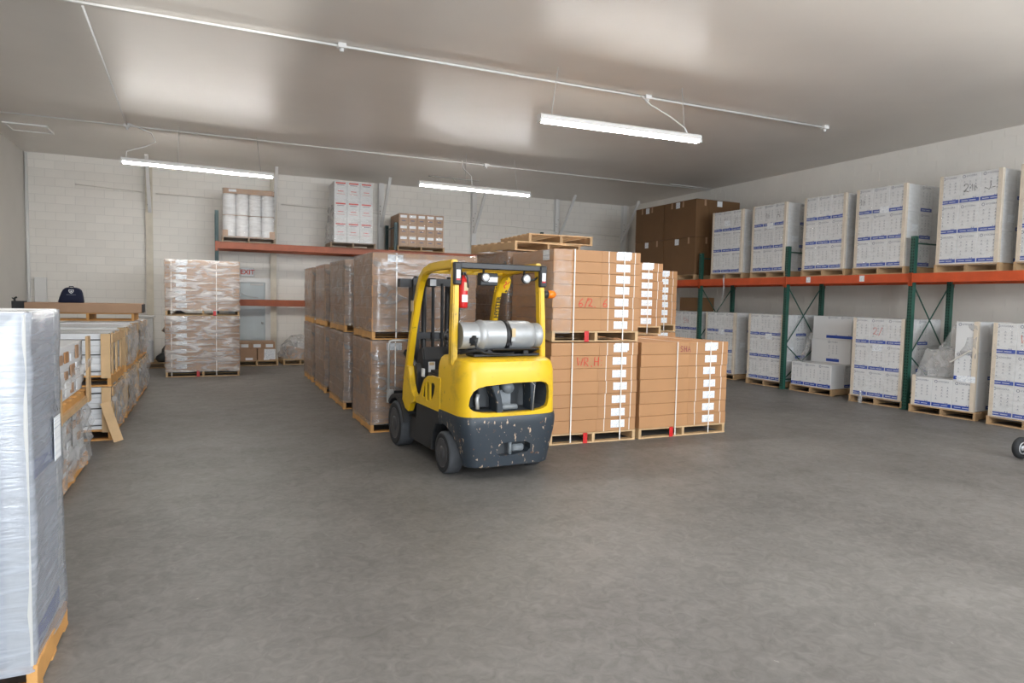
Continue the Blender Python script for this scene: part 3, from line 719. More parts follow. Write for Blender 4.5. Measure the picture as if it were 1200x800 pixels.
# brown carton on the far white load, big brown boxes
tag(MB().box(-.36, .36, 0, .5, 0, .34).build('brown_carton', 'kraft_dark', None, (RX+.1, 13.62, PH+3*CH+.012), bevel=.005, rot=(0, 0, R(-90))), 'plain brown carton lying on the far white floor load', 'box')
def big_load(label, yc, w, seed):
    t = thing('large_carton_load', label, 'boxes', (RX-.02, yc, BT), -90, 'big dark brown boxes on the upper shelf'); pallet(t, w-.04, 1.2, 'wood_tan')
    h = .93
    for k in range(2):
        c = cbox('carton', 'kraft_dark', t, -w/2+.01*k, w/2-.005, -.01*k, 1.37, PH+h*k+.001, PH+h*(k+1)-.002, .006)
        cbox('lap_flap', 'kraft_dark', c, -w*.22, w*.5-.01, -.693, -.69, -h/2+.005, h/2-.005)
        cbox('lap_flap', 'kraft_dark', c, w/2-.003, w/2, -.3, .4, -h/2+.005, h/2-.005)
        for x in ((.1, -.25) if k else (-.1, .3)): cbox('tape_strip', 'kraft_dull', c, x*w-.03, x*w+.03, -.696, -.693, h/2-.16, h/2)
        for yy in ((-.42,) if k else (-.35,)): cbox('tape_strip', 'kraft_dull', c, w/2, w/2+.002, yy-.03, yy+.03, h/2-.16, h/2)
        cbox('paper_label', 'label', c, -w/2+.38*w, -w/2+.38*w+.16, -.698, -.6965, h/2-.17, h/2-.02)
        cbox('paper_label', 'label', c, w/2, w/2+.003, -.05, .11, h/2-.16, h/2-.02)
big_load('nearer of the big dark brown box loads on the upper shelf', 13.94, 1.28, 1)
big_load('farther of the big dark brown box loads on the upper shelf', 15.24, 1.28, 2)
s = MB()
for q in range(3): s.tube([(0, .01*q, 0), (-.02+.015*q, .0, -.12), (.015*q, .005, -.25-.05*q), (-.02, .01*q, -.40-.1*q)], .006, 5)
tag(s.build('hanging_film_strand', 'film_bag', None, (RX-.065, 12.2, BT+.1)), 'strands of clear film dangling over the orange beam', 'plastic film')

# ------------------------------------------------------------------ loads on the back rack
GB = 'loads on the back rack'
t = thing('roll_load', 'wrapped pallet of white drums with brown lid on the back rack', 'drums', (.88, 17.56, 3.0), -1, GB); pallet(t, 1.22, 1.0, 'wood_grey')
for k in range(2):
    for i in range(4):
        for j in range(2):
            kk = 'drum'
            if kk not in CACHE: CACHE[kk] = MB().lathe([(.125, 0), (.142, .01), (.145, .03), (.145, .46), (.138, .475), (.145, .482), (.145, .495), (.13, .505)], 20).mesh('drum', 'carton_white')
            put('drum', CACHE[kk], t, (-.435+.29*i, .16+.29*j, PH+.01+.515*k))
cbox('layer_sheet', 'kraft_dull', t, -.58, .58, .02, .62, PH+.516, PH+.524)
cbox('layer_sheet', 'kraft_dull', t, -.58, .58, .0, .62, PH, PH+.01)
s = MB(); rr = .58
s.prism([(-.58, .05), (-.54, .0), (.54, .0), (.58, .05), (.58, .6), (-.58, .6)], PH+1.03, PH+1.15, 'z'); s.build('top_cap', 'kraft_dull', t)
cbox('paper_label', 'paper', t, -.45, -.28, -.003, -.001, PH+1.07, PH+1.13)
cbox('corner_pad', 'kraft_dull', t, -.59, -.47, -.004, .08, PH+.01, PH+.16); cbox('corner_pad', 'kraft_dull', t, .47, .59, -.004, .08, PH+.01, PH+.16)
wrap(t, 1.17, .62, .1, PH+1.14, 'film_clear', .012, seed=50)
t = thing('white_box_load', 'tall pallet of white boxes with red print on the back rack', 'boxes', (3.38, 17.5, 3.0), -1.5, GB); pallet(t, 1.15, 1.0, 'wood_grey')
bw, bh = .325, .515
for k in range(3):
    for i in range(3):
        for j in range(2):
            c = cbox('carton', 'carton_white', t, -.4875+bw*i+.002, -.4875+bw*(i+1)-.002, .5*j, .5*j+.49, PH+bh*k+.001, PH+bh*(k+1)-.001, .004)
            if j == 0:
                cbox('red_print', 'ink_red', c, -.12, .12, -.247, -.2455, bh/2-.07, bh/2-.035); cbox('grey_print', 'ink_pale', c, -.09, .09, -.247, -.2455, bh/2-.11, bh/2-.09)
                cbox('red_print', 'ink_red', c, -.07, .07, -.247, -.2455, -.005, .012); cbox('red_print', 'ink_red', c, -.1, .1, -.247, -.2455, -.07, -.062)
wrap(t, .98, .99, .1, PH+3*bh, 'film_light', .012, seed=51)
def fn(u, v): return (-.5+u*1.0, -.02, PH-.01+v*.62), (0, -1, 0)
vs, fs = rough_sheet(20, 12, fn, .04, 5, 4); MB().add(vs, fs, True).build('wrap_film', 'film_clear', t)
def fn(u, v): return (-.5-.14*(1-v)*math.sin(u*math.pi), u*.95, PH+v*.95), (-1, 0, 0)
vs, fs = rough_sheet(14, 12, fn, .07, 6, 6); MB().add(vs, fs, True).build('wrap_film', 'film_bag', t)
t = thing('labelled_carton_load', 'pallet of small brown labelled cartons on the back rack', 'boxes', (5.19, 17.5, 3.0), -1, GB); pallet(t, 1.3, 1.0, 'wood_tan')
for k in range(3):
    for i in range(5):
        c = cbox('carton', 'kraft_dull', t, -.615+.246*i+.002, -.615+.246*(i+1)-.002, random.uniform(0, .012), .98, PH+.283*k+.001, PH+.283*(k+1)-.001, .004)
        cbox('carton_label', 'paper', c, -.085, .09, -.4935, -.4905, .03, .1)
        cbox('carton_print', 'ink_grey', c, -.05, .05, -.4925, -.4905, -.06, -.035)
wrap(t, 1.25, .98, .1, PH+.85, 'film_light', .012, seed=52)

# ------------------------------------------------------------------ by the exit door
t = thing('small_carton_load', 'low pallet of small labelled brown cartons before the exit door', 'boxes', (1.05, 17.52, 0), 0); pallet(t, 1.0, 1.0, 'wood')
for i in range(2):
    c = cbox('carton', 'kraft_dull', t, -.42+.44*i, .0+.44*i, .03, .8, PH, PH+.29, .004)
    cbox('carton_label', 'paper', c, -.07 if i else -.05, .06 if i else .12, -.3875, -.3855, -.135, -.075)
    if i: cbox('carton_label', 'label', c, -.06, .205, -.390, -.388, -.12, .135)
for i in range(3):
    c = cbox('carton', 'kraft_dull', t, -.42+.285*i, -.14+.285*i, .05, .8, PH+.292, PH+.45, .004)
    cbox('carton_label', 'paper', c, -.08, .09, -.3775, -.3755, -.05, .03)
# plastic covered heap on a pallet
t = thing('covered_pallet', 'low pallet with a heap under a clear plastic sheet', 'pallet load', (2.1, 17.66, 0), 3); pallet(t, .84, .9, 'wood')
cbox('carton', 'kraft_dull', t, -.22, .3, .12, .8, PH, PH+.28, .005); cbox('carton', 'carton_white', t, -.05, .25, .2, .6, PH+.28, PH+.42, .005)
vs = []; fs = []; n = 22; rows = 10
for j in range(rows+1):
    a = j/rows*math.pi/2*.98; r_ = math.cos(a); z = math.sin(a)*.6
    for i in range(n):
        b = 2*math.pi*i/n; p = Vector((.5*r_*math.cos(b)+.02, .45+.44*r_*math.sin(b), PH+.005+z)); p += Vector((math.cos(b), math.sin(b), .4))*.05*noise.noise(p*7)
        vs.append(p)
fs = [(j*n+i, j*n+(i+1) % n, (j+1)*n+(i+1) % n, (j+1)*n+i) for j in range(rows) for i in range(n)]
MB().add(vs, fs, True).build('plastic_sheet', 'film_bag', t)
# corner pallet with roll, bags and sheets
t = thing('wooden_pallet', 'wooden pallet on the floor behind the wrapped double stack', 'pallet', (-.95, 17.42, 0), 0); pallet(t, .95, 1.0, 'wood_tan')
s = MB(); s.lathe([(.03, .0), (.03, .005), (.085, .005), (.088, .02), (.088, .50), (.083, .515), (.03, .515), (.03, .52)], 20)
tag(s.build('film_roll', 'panel_white', None, (-1.28, 17.55, PH)), 'white upright roll of stretch film on the corner pallet', 'film roll')
t = thing('white_cabinet', 'narrow white upright box with a side arm behind the film roll', 'box', (-1.3, 17.72, PH))
MB().box(-.09, .09, 0, .10, 0, 1.03).build('cabinet_body', 'white_metal', t, bevel=.01)
MB().box(-.32, .13, -.06, .10, 1.03, 1.085).build('arm', 'white_metal', t, bevel=.01)
for i, (x, y, sx, sz, lb) in enumerate(((-.98, 17.62, .17, .22, 'lower dark plastic bag on the corner pallet'), (-.86, 18.1, .2, .24, 'rear dark plastic bag on the corner pallet'))):
    s = MB(); vs = []; n = 16
    prof = [(.0, 0), (.8, .02), (1., .25), (.95, .6), (.6, .9), (.15, 1.)]
    s.lathe([(r_*sx, h_*sz*(1.7 if i else 1)) for r_, h_ in prof], n); s.v = [tuple(Vector(v)+Vector(v).normalized()*.04*noise.noise(Vector(v)*9+Vector((i*5, 0, 0)))*(1 if v[2] > .01 else 0)) for v in s.v]
    tag(s.build('plastic_bag', 'dark_bag', None, (x, y, PH)), lb, 'bag')
for i, lb in enumerate(('front grey cardboard sheet leaning behind the double stack', 'rear grey cardboard sheet leaning behind the double stack')):
    s = MB(); s.box(-.26, .26, 0, .03, 0, .62); tag(s.build('cardboard_sheet', 'black_plastic' if i == 0 else 'wood_grey', None, (-.78-.03*i, 17.50+.06*i, .72), rot=(R(8), R(32), 0)), lb, 'cardboard')

# ------------------------------------------------------------------ left row
t = thing('white_wrapped_load', 'tall pallet wrapped in white film at the left picture edge', 'wrapped pallet', (-1.31, 3.39, 0), 0); pallet(t, 1.24, .68, 'wood_orange')
for k in range(4):
    c = cbox('carton', 'carton_lilac', t, -.6, .6, .01, .65, PH+.379*k+.001, PH+.379*(k+1)-.001, .006)
    if k in (0, 2): cbox('blue_band', 'blue_ink', c, .6005, .602, -.3, .3, -.16, -.07)
for x, y, sx, sy in ((.6, .0, -1, 1), (.6, .66, -1, -1), (-.6, 0, 1, 1)):
    s = MB(); s.box(*sorted((x, x+sx*.085)), *sorted((y-sy*.005, y)), PH, PH+1.516); s.box(*sorted((x-sx*.006, x)), *sorted((y-sy*.005, y+sy*.08)), PH, PH+1.516); s.build('edge_board', 'edge_white', t)
cbox('shipping_label', 'label', t, .626, .628, .40, .54, .93, 1.14)
scribble_o = MB(); scribble_o.ribbon([(.3, 1.19), (.33, 1.26), (.34, 1.17)], .012); scribble_o.ribbon([(.37, 1.2), (.40, 1.17)], .012)
scribble_o.v = [(.634, v[0]+.05, v[2]) for v in scribble_o.v]; stuff(scribble_o.build('handwriting', 'ink_black', t))
wrap(t, 1.21, .66, .1, PH+1.518, 'film_white', .014, seed=60, lip=.3, fr=4)
cbox('top_sheet', 'paper', t, -.6, .6, .0, .66, PH+1.517, PH+1.527)
def panels(t, w, d, n, h, z0):
    for i in range(n):
        jx, jy = random.uniform(-.015, .012), random.uniform(0, .02)
        cbox('panel', 'panel_white', t, -w/2+jx, w/2+jx, jy, d, z0+i*h+.0015, z0+(i+1)*h-.0015, .003)
GP = 'low pallets of white panels along the left wall'
def panel_load(label, loc, w, d, top, n, wood='wood_orange', boards=True, wrapm=None, seed=0, straps=True, patches=False, rz=0):
    t = thing('panel_load', label, 'panels', loc, rz, GP); pallet(t, w, d, wood); panels(t, w-.06, d, n, (top-PH)/n, PH)
    x = w/2
    if straps:
        for y in (.12, d*.55): 
            s = MB(); s.box(-w/2, w/2-.02, y-.008, y+.008, top, top+.003); s.box(w/2-.03, w/2-.022, y-.008, y+.008, .1, top+.003); s.build('strap', 'strap_black', t)
        for z in (PH+.05, (PH+top)/2, top-.07): cbox('strap', 'strap_black', t, -w/2, w/2-.02, -.006, -.003, z-.006, z+.006)
    if boards:
        cbox('corner_board', 'wood', t, x-.10, x-.003, -.022, -.007, .10, top+.0)
        for y in (.25, d*.5, d*.85): cbox('corner_board', 'wood', t, x-.022, x-.004, y-.05, y+.05, .06, top-.0)
        cbox('side_rail', 'wood', t, x-.003, x+.016, .03, d-.02, top-.11, top-.01)
    if patches:
        for r_ in range(3):
            for q in range(5):
                y = .06+q*(d-.2)/5; z = PH+.04+r_*(top-PH)/3.3
                cbox('paper_patch', random.choice(['kraft_dull', 'kraft', 'paper', 'panel_white']), t, x-.03, x-.018, y, y+random.uniform(.1, .2), z, z+random.uniform(.06, .13))
    if wrapm:
        def fn(u, v): return (x+.012+.02*math.sin(v*math.pi), u*d, .08+v*(top-.08)), (1, 0, 0)
        vs, fs = rough_sheet(26, 14, fn, .075, 8, seed); MB().add(vs, fs, True).build('loose_film', wrapm, t)
    return t
XW = -1.70
t = panel_load('lower white panel load beside the tall wrapped pallet, under crumpled film', (XW, 6.40, 0), 1.12, 1.5, .63, 7, patches=True, wrapm='film_bag', seed=71, boards=False)
t = panel_load('upper white panel load with brown paper patches beside the tall wrapped pallet', (XW, 6.40, .637), 1.10, 1.55, .62, 7, patches=True, boards=False, straps=False)
cbox('corner_board', 'wood', t, .565, .59, 1.42, 1.56, .0, .66); cbox('corner_board', 'wood', t, .565, .59, .0, .09, .0, .3)
cbox('side_rail', 'wood', t, .54, .575, .02, 1.5, .0, .06)
def fn(u, v): return (.6+.012*math.sin(u*9), .02+u*1.45, .27+.09*v+.1*u), (1, 0, 0)
vs, fs = rough_sheet(26, 5, fn, .03, 9, 3); MB().add(vs, fs, True).build('twisted_film', 'film_thick', t)
panel_load('lower white panel load with stacked sheets facing the camera', (XW+.08, 9.06, 0), 1.12, 1.25, .63, 8, seed=73, wrapm='film_bag')
panel_load('upper white panel load with black straps facing the camera', (XW+.08, 9.06, .637), 1.12, 1.25, .62, 7, boards=True)
s = MB(); s.box(-.05, .05, -.012, .012, 0, .48)
tag(s.build('loose_board', 'wood', None, (-.98, 8.93, .006), rot=(R(-11), R(-16), R(8))), 'loose wooden board leaning against the stacked white sheets', 'board')
panel_load('lower white panel load, third along the left row', (XW+.08, 10.62, 0), 1.12, 1.25, .63, 7, wrapm='film_bag', seed=75)
panel_load('upper white panel load, third along the left row', (XW+.08, 10.62, .637), 1.12, 1.25, .62, 7, wrapm='film_bag', seed=76)
panel_load('lower white panel load at the far end of the left row', (XW+.08, 12.2, 0), 1.12, 1.7, .63, 7, wrapm='film_bag', seed=77)
panel_load('upper white panel load at the far end of the left row', (XW+.08, 12.2, .637), 1.12, 1.7, .62, 7, wrapm='film_bag', seed=78)
t = thing('wooden_pallet', 'orange wooden pallet under the long brown carton', 'pallet', (-1.84, 12.95, 1.262), 0); pallet(t, 1.35, .8, 'wood_orange')
t = thing('long_carton', 'long flat brown carton lying on the orange pallet', 'box', (-1.87, 12.9, 1.262+PH), 0)
cbox('carton_body', 'kraft_dull', t, -.82, .82, 0, .6, 0, .16, .006); cbox('tape_strip', 'kraft', t, -.82, .82, .28, .34, .16, .1612); cbox('carton_end', 'black_plastic', t, .82, .835, .05, .5, .01, .15)
zt = 1.262+PH+.162
# navy bag with a shield
t = thing('navy_bag', 'navy blue domed bag with white shield emblem on the long carton', 'bag', (-2.08, 13.0, zt), 2)
s = MB(); rings = []
for h, wl, wr, dd in ((0, .178, .175, .09), (.012, .184, .18, .1), (.08, .165, .172, .1), (.16, .138, .162, .085), (.21, .115, .145, .07), (.238, .085, .11, .05), (.25, .05, .07, .025)):
    ring = []
    for k in range(28):
        a = 2*math.pi*k/28; ca, sa = math.cos(a), math.sin(a); e = .55
        cx = (wr if ca > 0 else wl)*math.copysign(abs(ca)**e, ca); cy = dd*math.copysign(abs(sa)**e, sa); ring.append((cx, .1+cy, h))
    rings.append(ring)
s.loft(rings); s.build('bag_body', 'navy', t)
s = MB(); s.tube([(-.03, .1, .245), (-.025, .1, .265), (.03, .1, .265), (.035, .1, .245)], .008, 6); s.build('bag_loop', 'navy', t)
sh = [(-.035, .0), (.035, .0), (.036, -.03), (.02, -.055), (0, -.068), (-.02, -.055), (-.036, -.03)]
s = MB(); n = len(sh)
s.add([(p[0], 0, p[1]) for p in sh]+[(p[0]*.68, 0, (p[1]+.028)*.68-.028) for p in sh], [(i, (i+1) % n, n+(i+1) % n, n+i) for i in range(n)])
s.add([(.012*math.cos(k), -.0, -.03+.014*math.sin(k)) for k in [i*math.pi/4 for i in range(8)]], [tuple(range(8))])
s.build('shield_emblem', 'paper', t, (.01, .012, .215), rot=(R(-14), 0, 0))
s = MB()
for i in range(9): s.box(-.065+i*.0145, -.055+i*.0145, -.001, 0, -.004, .004)
s.build('bag_lettering', 'ink_pale', t, (.01, -.003, .13), rot=(R(-8), 0, 0))
s = MB(); s.box(-.09, .085, 0, .16, 0, .13); s.tube([(-.06, .08, .12), (-.065, .08, .17), (-.03, .08, .19)], .018, 6); s.tube([(-.06, .08, .15), (-.10, .08, .18)], .01, 6)
tag(s.build('black_tool_case', 'black_plastic', None, (-2.80, 13.05, 1.44), bevel=.008), 'small black tool case at the left end of the long carton', 'tool case')
s = MB(); s.box(-.12, .12, -.1, .3, 0, 1.44); o = s.build('white_stand', 'panel_white', None, (-2.83, 13.0, 0), bevel=.01); tag(o, 'white panel stack end beneath the black tool case', 'stand')

# ------------------------------------------------------------------ forklift; local: x right, y forward, origin under the rear axle
FK = thing('forklift', 'yellow forklift with black mast and silver gas tank, parked facing the boxes', 'forklift', (2.645, 6.33, 0), 3.2)
def plan(a, y0, dep, yf, z, e=.43, n=36):
    pts = [(-a, yf, z)]
    for k in range(n+1):
        th = -math.pi/2+math.pi*k/n; s_, c_ = math.sin(th), math.cos(th)
        pts.append((a*math.copysign(abs(s_)**e, s_), y0-dep*abs(c_)**e, z))
    return pts+[(a, yf, z)]
m = MB().loft([plan(a, -.15, dp, .17, z) for a, dp, z in ((.525, .35, .632), (.525, .35, .70), (.523, .348, .9), (.517, .34, 1.06), (.508, .33, 1.115), (.49, .314, 1.155), (.46, .28, 1.178), (.41, .235, 1.185))]).mesh('counterweight', 'yellow')
OPEN = [(-.455, .745), (-.445, .82), (-.415, .88), (-.37, .912), (-.29, .932), (0, .952), (.30, .955), (.365, .942), (.395, .91), (.405, .84), (.395, .74), (.375, .705), (.32, .685), (.2, .668), (-.05, .665), (-.32, .676), (-.405, .692), (-.44, .715)]
m = boolean(m, [MB().prism(OPEN, -.8, -.2, 'y').mesh('c', 'cavity')])
m.materials.clear(); m.materials.append(M['yellow'])
cw = put('counterweight', m, FK)
cx, cz = 0, .81
inn = [(cx+(p[0]-cx)*.99, cz+(p[1]-cz)*.985) for p in OPEN]
s = MB(); n = len(inn)
s.add([(p[0], -.435, p[1]) for p in inn]+[(p[0]*.93, -.215, cz+(p[1]-cz)*.93) for p in inn], [(i, (i+1) % n, n+(i+1) % n, n+i) for i in range(n)]+[tuple(range(n, 2*n))])
s.build('grille_recess', 'cavity', cw)
for pts in ([(-.17, .66), (-.13, .66), (-.10, .67), (-.12, .80), (-.155, .945), (-.235, .93), (-.205, .86), (-.175, .78)],
            [(.205, .668), (.24, .668), (.235, .80), (.26, .955), (.19, .955), (.2, .82)]):
    MB().prism(pts, -.478, -.30, 'y').build('grille_rib', 'dark_grey', cw, bevel=.008)
s = MB(); s.lathe([(.0, -.36), (.055, -.355), (.06, -.3), (.06, -.22)], 16, (.02, 0, .885), 'y'); s.build('engine_pulley', 'engine_grey', cw)
s = MB(); s.box(-.09, .06, -.33, -.22, .70, .86); s.build('engine_block', 'engine_grey', cw, bevel=.02, seg=2)
s = MB(); s.tube([(-.09, -.38, .70), (0, -.385, .705), (.09, -.38, .70)], .028, 10); s.build('engine_pipe', 'engine_grey', cw)
s = MB(); s.tube([(-.34, -.40, .70), (-.345, -.39, .79), (-.33, -.38, .84)], .02, 8); s.build('engine_pipe', 'steel', cw)
s = MB(); s.box(-.3, -.2, -.32, -.22, .70, .90); s.build('engine_block', 'cavity', cw, bevel=.01)
s = MB(); s.tube([(.215, -.485, .67), (.225, -.487, .8), (.235, -.487, .92), (.2, -.485, .95)], .004, 5); s.build('cable', 'grey_tube', cw)
# dark lower counterweight with wheel arches
m = MB().loft([plan(a, -.15, dp, .12, z, .41) for a, dp, z in ((.445, .31, .135), (.46, .335, .15), (.485, .352, .3), (.525, .365, .47), (.537, .367, .55), (.537, .367, .60), (.531, .358, .634))]).mesh('b', 'dark_grey')
cut = []
for sx in (-1, 1):
    s = MB(); s.lathe([(.335, .0), (.335, .3)], 40, (.385 if sx > 0 else -.685, -.0, .165), 'x'); cut.append(s.mesh('c', 'cavity'))
    s = MB(); s.prism([(-.33, .0), (-.33, .2), (.5, .2), (.5, .0)], *((.385, .7) if sx > 0 else (-.7, -.385)), 'x'); cut.append(s.mesh('c', 'cavity'))
s = MB(); s.prism([(-.17, .27), (-.16, .34), (-.13, .372), (0, .38), (.15, .372), (.185, .35), (.19, .30), (.15, .268), (.0, .25), (-.13, .25)], -.8, -.38, 'y'); cut.append(s.mesh('c', 'cavity'))
m = boolean(m, cut); m.materials.clear(); m.materials.append(M['dark_grey'])
bp = put('lower_counterweight', m, FK)
s = MB(); s.box(-.16, .18, -.40, -.375, .25, .38); s.build('tow_recess', 'cavity', bp)
s = MB(); s.tube([(-.01, -.45, .245), (-.01, -.45, .385)], .018, 10); s.build('tow_pin', 'engine_grey', bp)
s = MB(); s.box(.02, .15, -.45, -.41, .268, .34); s.build('tow_block', 'engine_grey', bp, bevel=.015)
# chassis
s = MB(); s.box(-.37, .37, -.1, 1.62, .17, .62); s.build('chassis', 'side_dark', FK, bevel=.01)
for sx in (-1, 1):
    xa, xb = sorted((sx*.515, sx*.36))
    s = MB(); s.prism([(.36, .16), (1.06, .16), (1.06, .36), (.99, .40), (.86, .42), (.84, .60), (.10, .60), (.10, .50), (.24, .46), (.32, .36)], xa, xb); sp = s.build('side_frame', 'side_dark', FK, bevel=.008)
    s = MB(); s.box(*sorted((sx*.518, sx*.40)), .86, 1.08, .405, .42); s.build('step_plate', 'black_metal', sp)
    # front fender
    arc = [(1.43+.345*math.cos(R(a)), .27+.345*math.sin(R(a))) for a in range(170, 39, -10)]; arc += [(1.43+.30*math.cos(R(a)), .27+.30*math.sin(R(a))) for a in range(40, 171, 10)]
    s = MB(); s.prism(arc, *sorted((sx*.575, sx*.36))); s.build('fender', 'side_dark', FK)
    # yellow cowl with three slots
    COWL = [(.10, .60), (.10, .95), (.33, .95), (.47, .93), (.57, .885), (.63, .82), (.68, .74), (.735, .685), (.84, .66), (.84, .60)]
    m = MB().prism(COWL, *sorted((sx*.53, sx*.516))).mesh('cowl', 'yellow', .004)
    SL = [[(.56, .68), (.615, .70), (.585, .80), (.555, .85), (.535, .845), (.535, .70)], [(.43, .665), (.49, .67), (.495, .85), (.475, .875), (.44, .872), (.425, .84)], [(.345, .685), (.375, .70), (.38, .85), (.36, .875), (.27, .875), (.245, .85), (.27, .77)]]
    m = boolean(m, [MB().prism(q, *sorted((sx*.6, sx*.45))).mesh('c', 'cavity') for q in SL]); m.materials.clear(); m.materials.append(M['yellow'])
    put('side_cowl', m, FK)
    s = MB(); s.box(*sorted((sx*.512, sx*.47)), .2, .66, .64, .90); s.build('cowl_backing', 'hole', FK)
    s = MB(); s.prism([(.86, .60), (.84, .66), (.93, .70), (1.0, .80), (1.06, .98), (1.17, .98), (1.25, .74), (1.28, .50), (1.06, .46), (.98, .56)], *sorted((sx*.54, sx*.47))); s.build('pillar_foot', 'yellow', FK, bevel=.008)
# overhead guard
def sweep(path, w, t):
    rings = []
    for i, p in enumerate(path):
        p = Vector(p); d = (Vector(path[min(i+1, len(path)-1)])-Vector(path[max(i-1, 0)])).normalized(); nn = Vector((1, 0, 0)).cross(d).normalized(); sx = Vector((1, 0, 0))
        rings.append([p+sx*w/2*a+nn*t/2*b for a, b in ((-1, -1), (1, -1), (1, 1), (-1, 1))])
    return rings
guard = MB()
for sx in (-1, 1):
    pth = [(.505, 1.20, .80), (.50, 1.13, 1.05), (.495, 1.03, 1.40), (.485, .92, 1.72), (.48, .865, 1.86), (.478, .80, 1.96), (.475, .70, 2.035), (.472, .55, 2.07), (.47, .3, 2.085), (.47, -.10, 2.09)]
    guard.loft(sweep([(sx*p[0], p[1], p[2]) for p in pth], .07, .085), False)
    guard.loft(sweep([(sx*.495, -.14, 1.10), (sx*.49, -.135, 1.45), (sx*.475, -.12, 1.9), (sx*.465, -.10, 2.09)], .062, .095), False)
guard.box(-.44, .44, .66, .74, 2.02, 2.07)
gd = guard.build('overhead_guard', 'yellow', FK, bevel=.01, seg=2)
for i in range(6):
    x = -.36+i*.144; s = MB(); s.box(x-.012, x+.012, -.08, .70, 2.05, 2.085); s.build('roof_bar', 'yellow', gd)
s = MB(); s.box(-.50, .50, -.185, -.105, 2.045, 2.105); rb = s.build('rear_crossbar', 'black_metal', gd, bevel=.008)
for sx in (-1, 1):
    s = MB(); s.box(sx*.475-.04, sx*.475+.04, -.20, -.145, 1.885, 2.105); s.build('rear_lamp_housing', 'black_plastic', gd, bevel=.012)
    cbox('rear_reflector', 'red_tag', gd, sx*.475-.02, sx*.475+.02, -.2035, -.2, 1.93, 1.945); cbox('rear_reflector', 'paper', gd, sx*.475-.02, sx*.475+.02, -.2035, -.2, 1.948, 2.03)
for x, z, rr in ((-.17, 1.965, .048), (.29, 1.965, .05)):
    s = MB(); s.lathe([(.012, .0), (rr*.8, -.02), (rr, -.05), (rr, -.075)], 18, (x, -.10, z), 'y'); l_ = s.build('work_light', 'black_plastic', gd)
    s = MB(); s.lathe([(rr*.92, -.0765), (rr*.6, -.085), (0, -.088)], 18, (x, -.10, z), 'y'); s.build('light_lens', 'lamp_glass', l_)
    s = MB(); s.tube([(x, -.11, z+.04), (x, -.12, 2.05)], .012, 6); s.build('light_bracket', 'black_metal', l_)
s = MB(); s.tube([(.33, -.14, 1.95), (.40, -.13, 1.96), (.45, -.12, 1.99)], .012, 6); s.build('light_bracket', 'black_metal', gd)
s = MB(); s.box(-.14, .06, .02, .10, 1.89, 2.02); s.build('mirror', 'black_plastic', gd, bevel=.01); cbox('mirror_glass', 'lamp_glass', gd, -.06, .05, .014, .0195, 1.93, 1.975)
s = MB(); s.lathe([(.045, 0), (.06, .03), (.055, .07), (.0, .08)], 14, (-.42, .86, 1.93), 'y'); s.build('headlight', 'black_metal', gd)
s = MB(); s.box(-.44, -.33, .72, .82, 1.87, 1.97); s.build('headlight', 'black_metal', gd, bevel=.02); cbox('light_lens', 'steel', gd, -.42, -.35, .712, .718, 1.885, 1.955)
s = MB(); s.lathe([(.035, 0), (.042, .02), (.042, .05)], 16, (.515, -.12, 1.815), 'x'); bc = s.build('beacon_base', 'black_plastic', gd)
s = MB(); s.lathe([(.042, .05), (.042, .11), (.034, .135), (.012, .142), (.008, .16), (0, .161)], 16, (.515, -.12, 1.815), 'x'); s.build('beacon_lens', 'orange_glass', bc)
# lettering and warning plate on the right front pillar
tx = put('pillar_lettering', text_mesh('HYSTER', .075, 'ink_black', bold=.002), gd)
tx.matrix_local = Matrix.Translation((.487, .885, 1.66)) @ Matrix.Rotation(R(17), 4, 'X') @ Matrix.Rotation(R(-90), 4, 'Y')
pl = [(-.10, -.10), (.06, -.11), (.09, -.04), (.095, .05), (.06, .09), (-.01, .095), (-.06, .06), (-.10, -.02)]
s = MB(); s.prism(pl, 0, .012, 'y'); wp = s.build('warning_plate', 'yellow', gd, (.525, .82, 1.93), bevel=.003, rot=(R(20), 0, 0))
rn = random.Random(5)
s = MB()
for x, z, w_ in ((-.06, .0, .03), (-.04, .045, .022), (-.005, .065, .014), (.03, .065, .014), (-.03, -.04, .032), (-.075, -.08, .024), (.05, -.085, .02), (-.08, -.04, .014)):
    s.ribbon([(x-w_/2, z-.008), (x+w_/2, z+.008)], .02, -.002)
s.build('warning_print', 'ink_black', wp)
s = MB(); s.ribbon([(-.005, .02), (.03, .03), (.035, .0), (.01, -.02), (.03, -.05)], .016, -.002); s.ribbon([(.05, -.0), (.07, .03)], .012, -.002); s.build('warning_print', 'ink_red', wp)
cbox('inspection_tag', 'tan_tag', gd, -.535, -.531, .93, 1.01, 1.60, 1.72)
# fire extinguisher on the left post
s = MB(); s.lathe([(.0, 0), (.04, .004), (.045, .02), (.045, .25), (.035, .285), (.016, .3), (.016, .32)], 18); fe = s.build('fire_extinguisher', 'red_paint', FK, (-.405, -.16, 1.66))
s = MB(); s.box(-.018, .018, -.03, .03, .32, .35); s.tube([(0, -.03, .34), (.02, -.05, .30), (.03, -.05, .2)], .008, 6); s.build('extinguisher_valve', 'black_plastic', fe)
cbox('extinguisher_label', 'paper', fe, -.03, .028, -.0475, -.042, .06, .13); cbox('extinguisher_label', 'tan_tag', fe, -.01, .032, -.047, -.042, .17, .25)
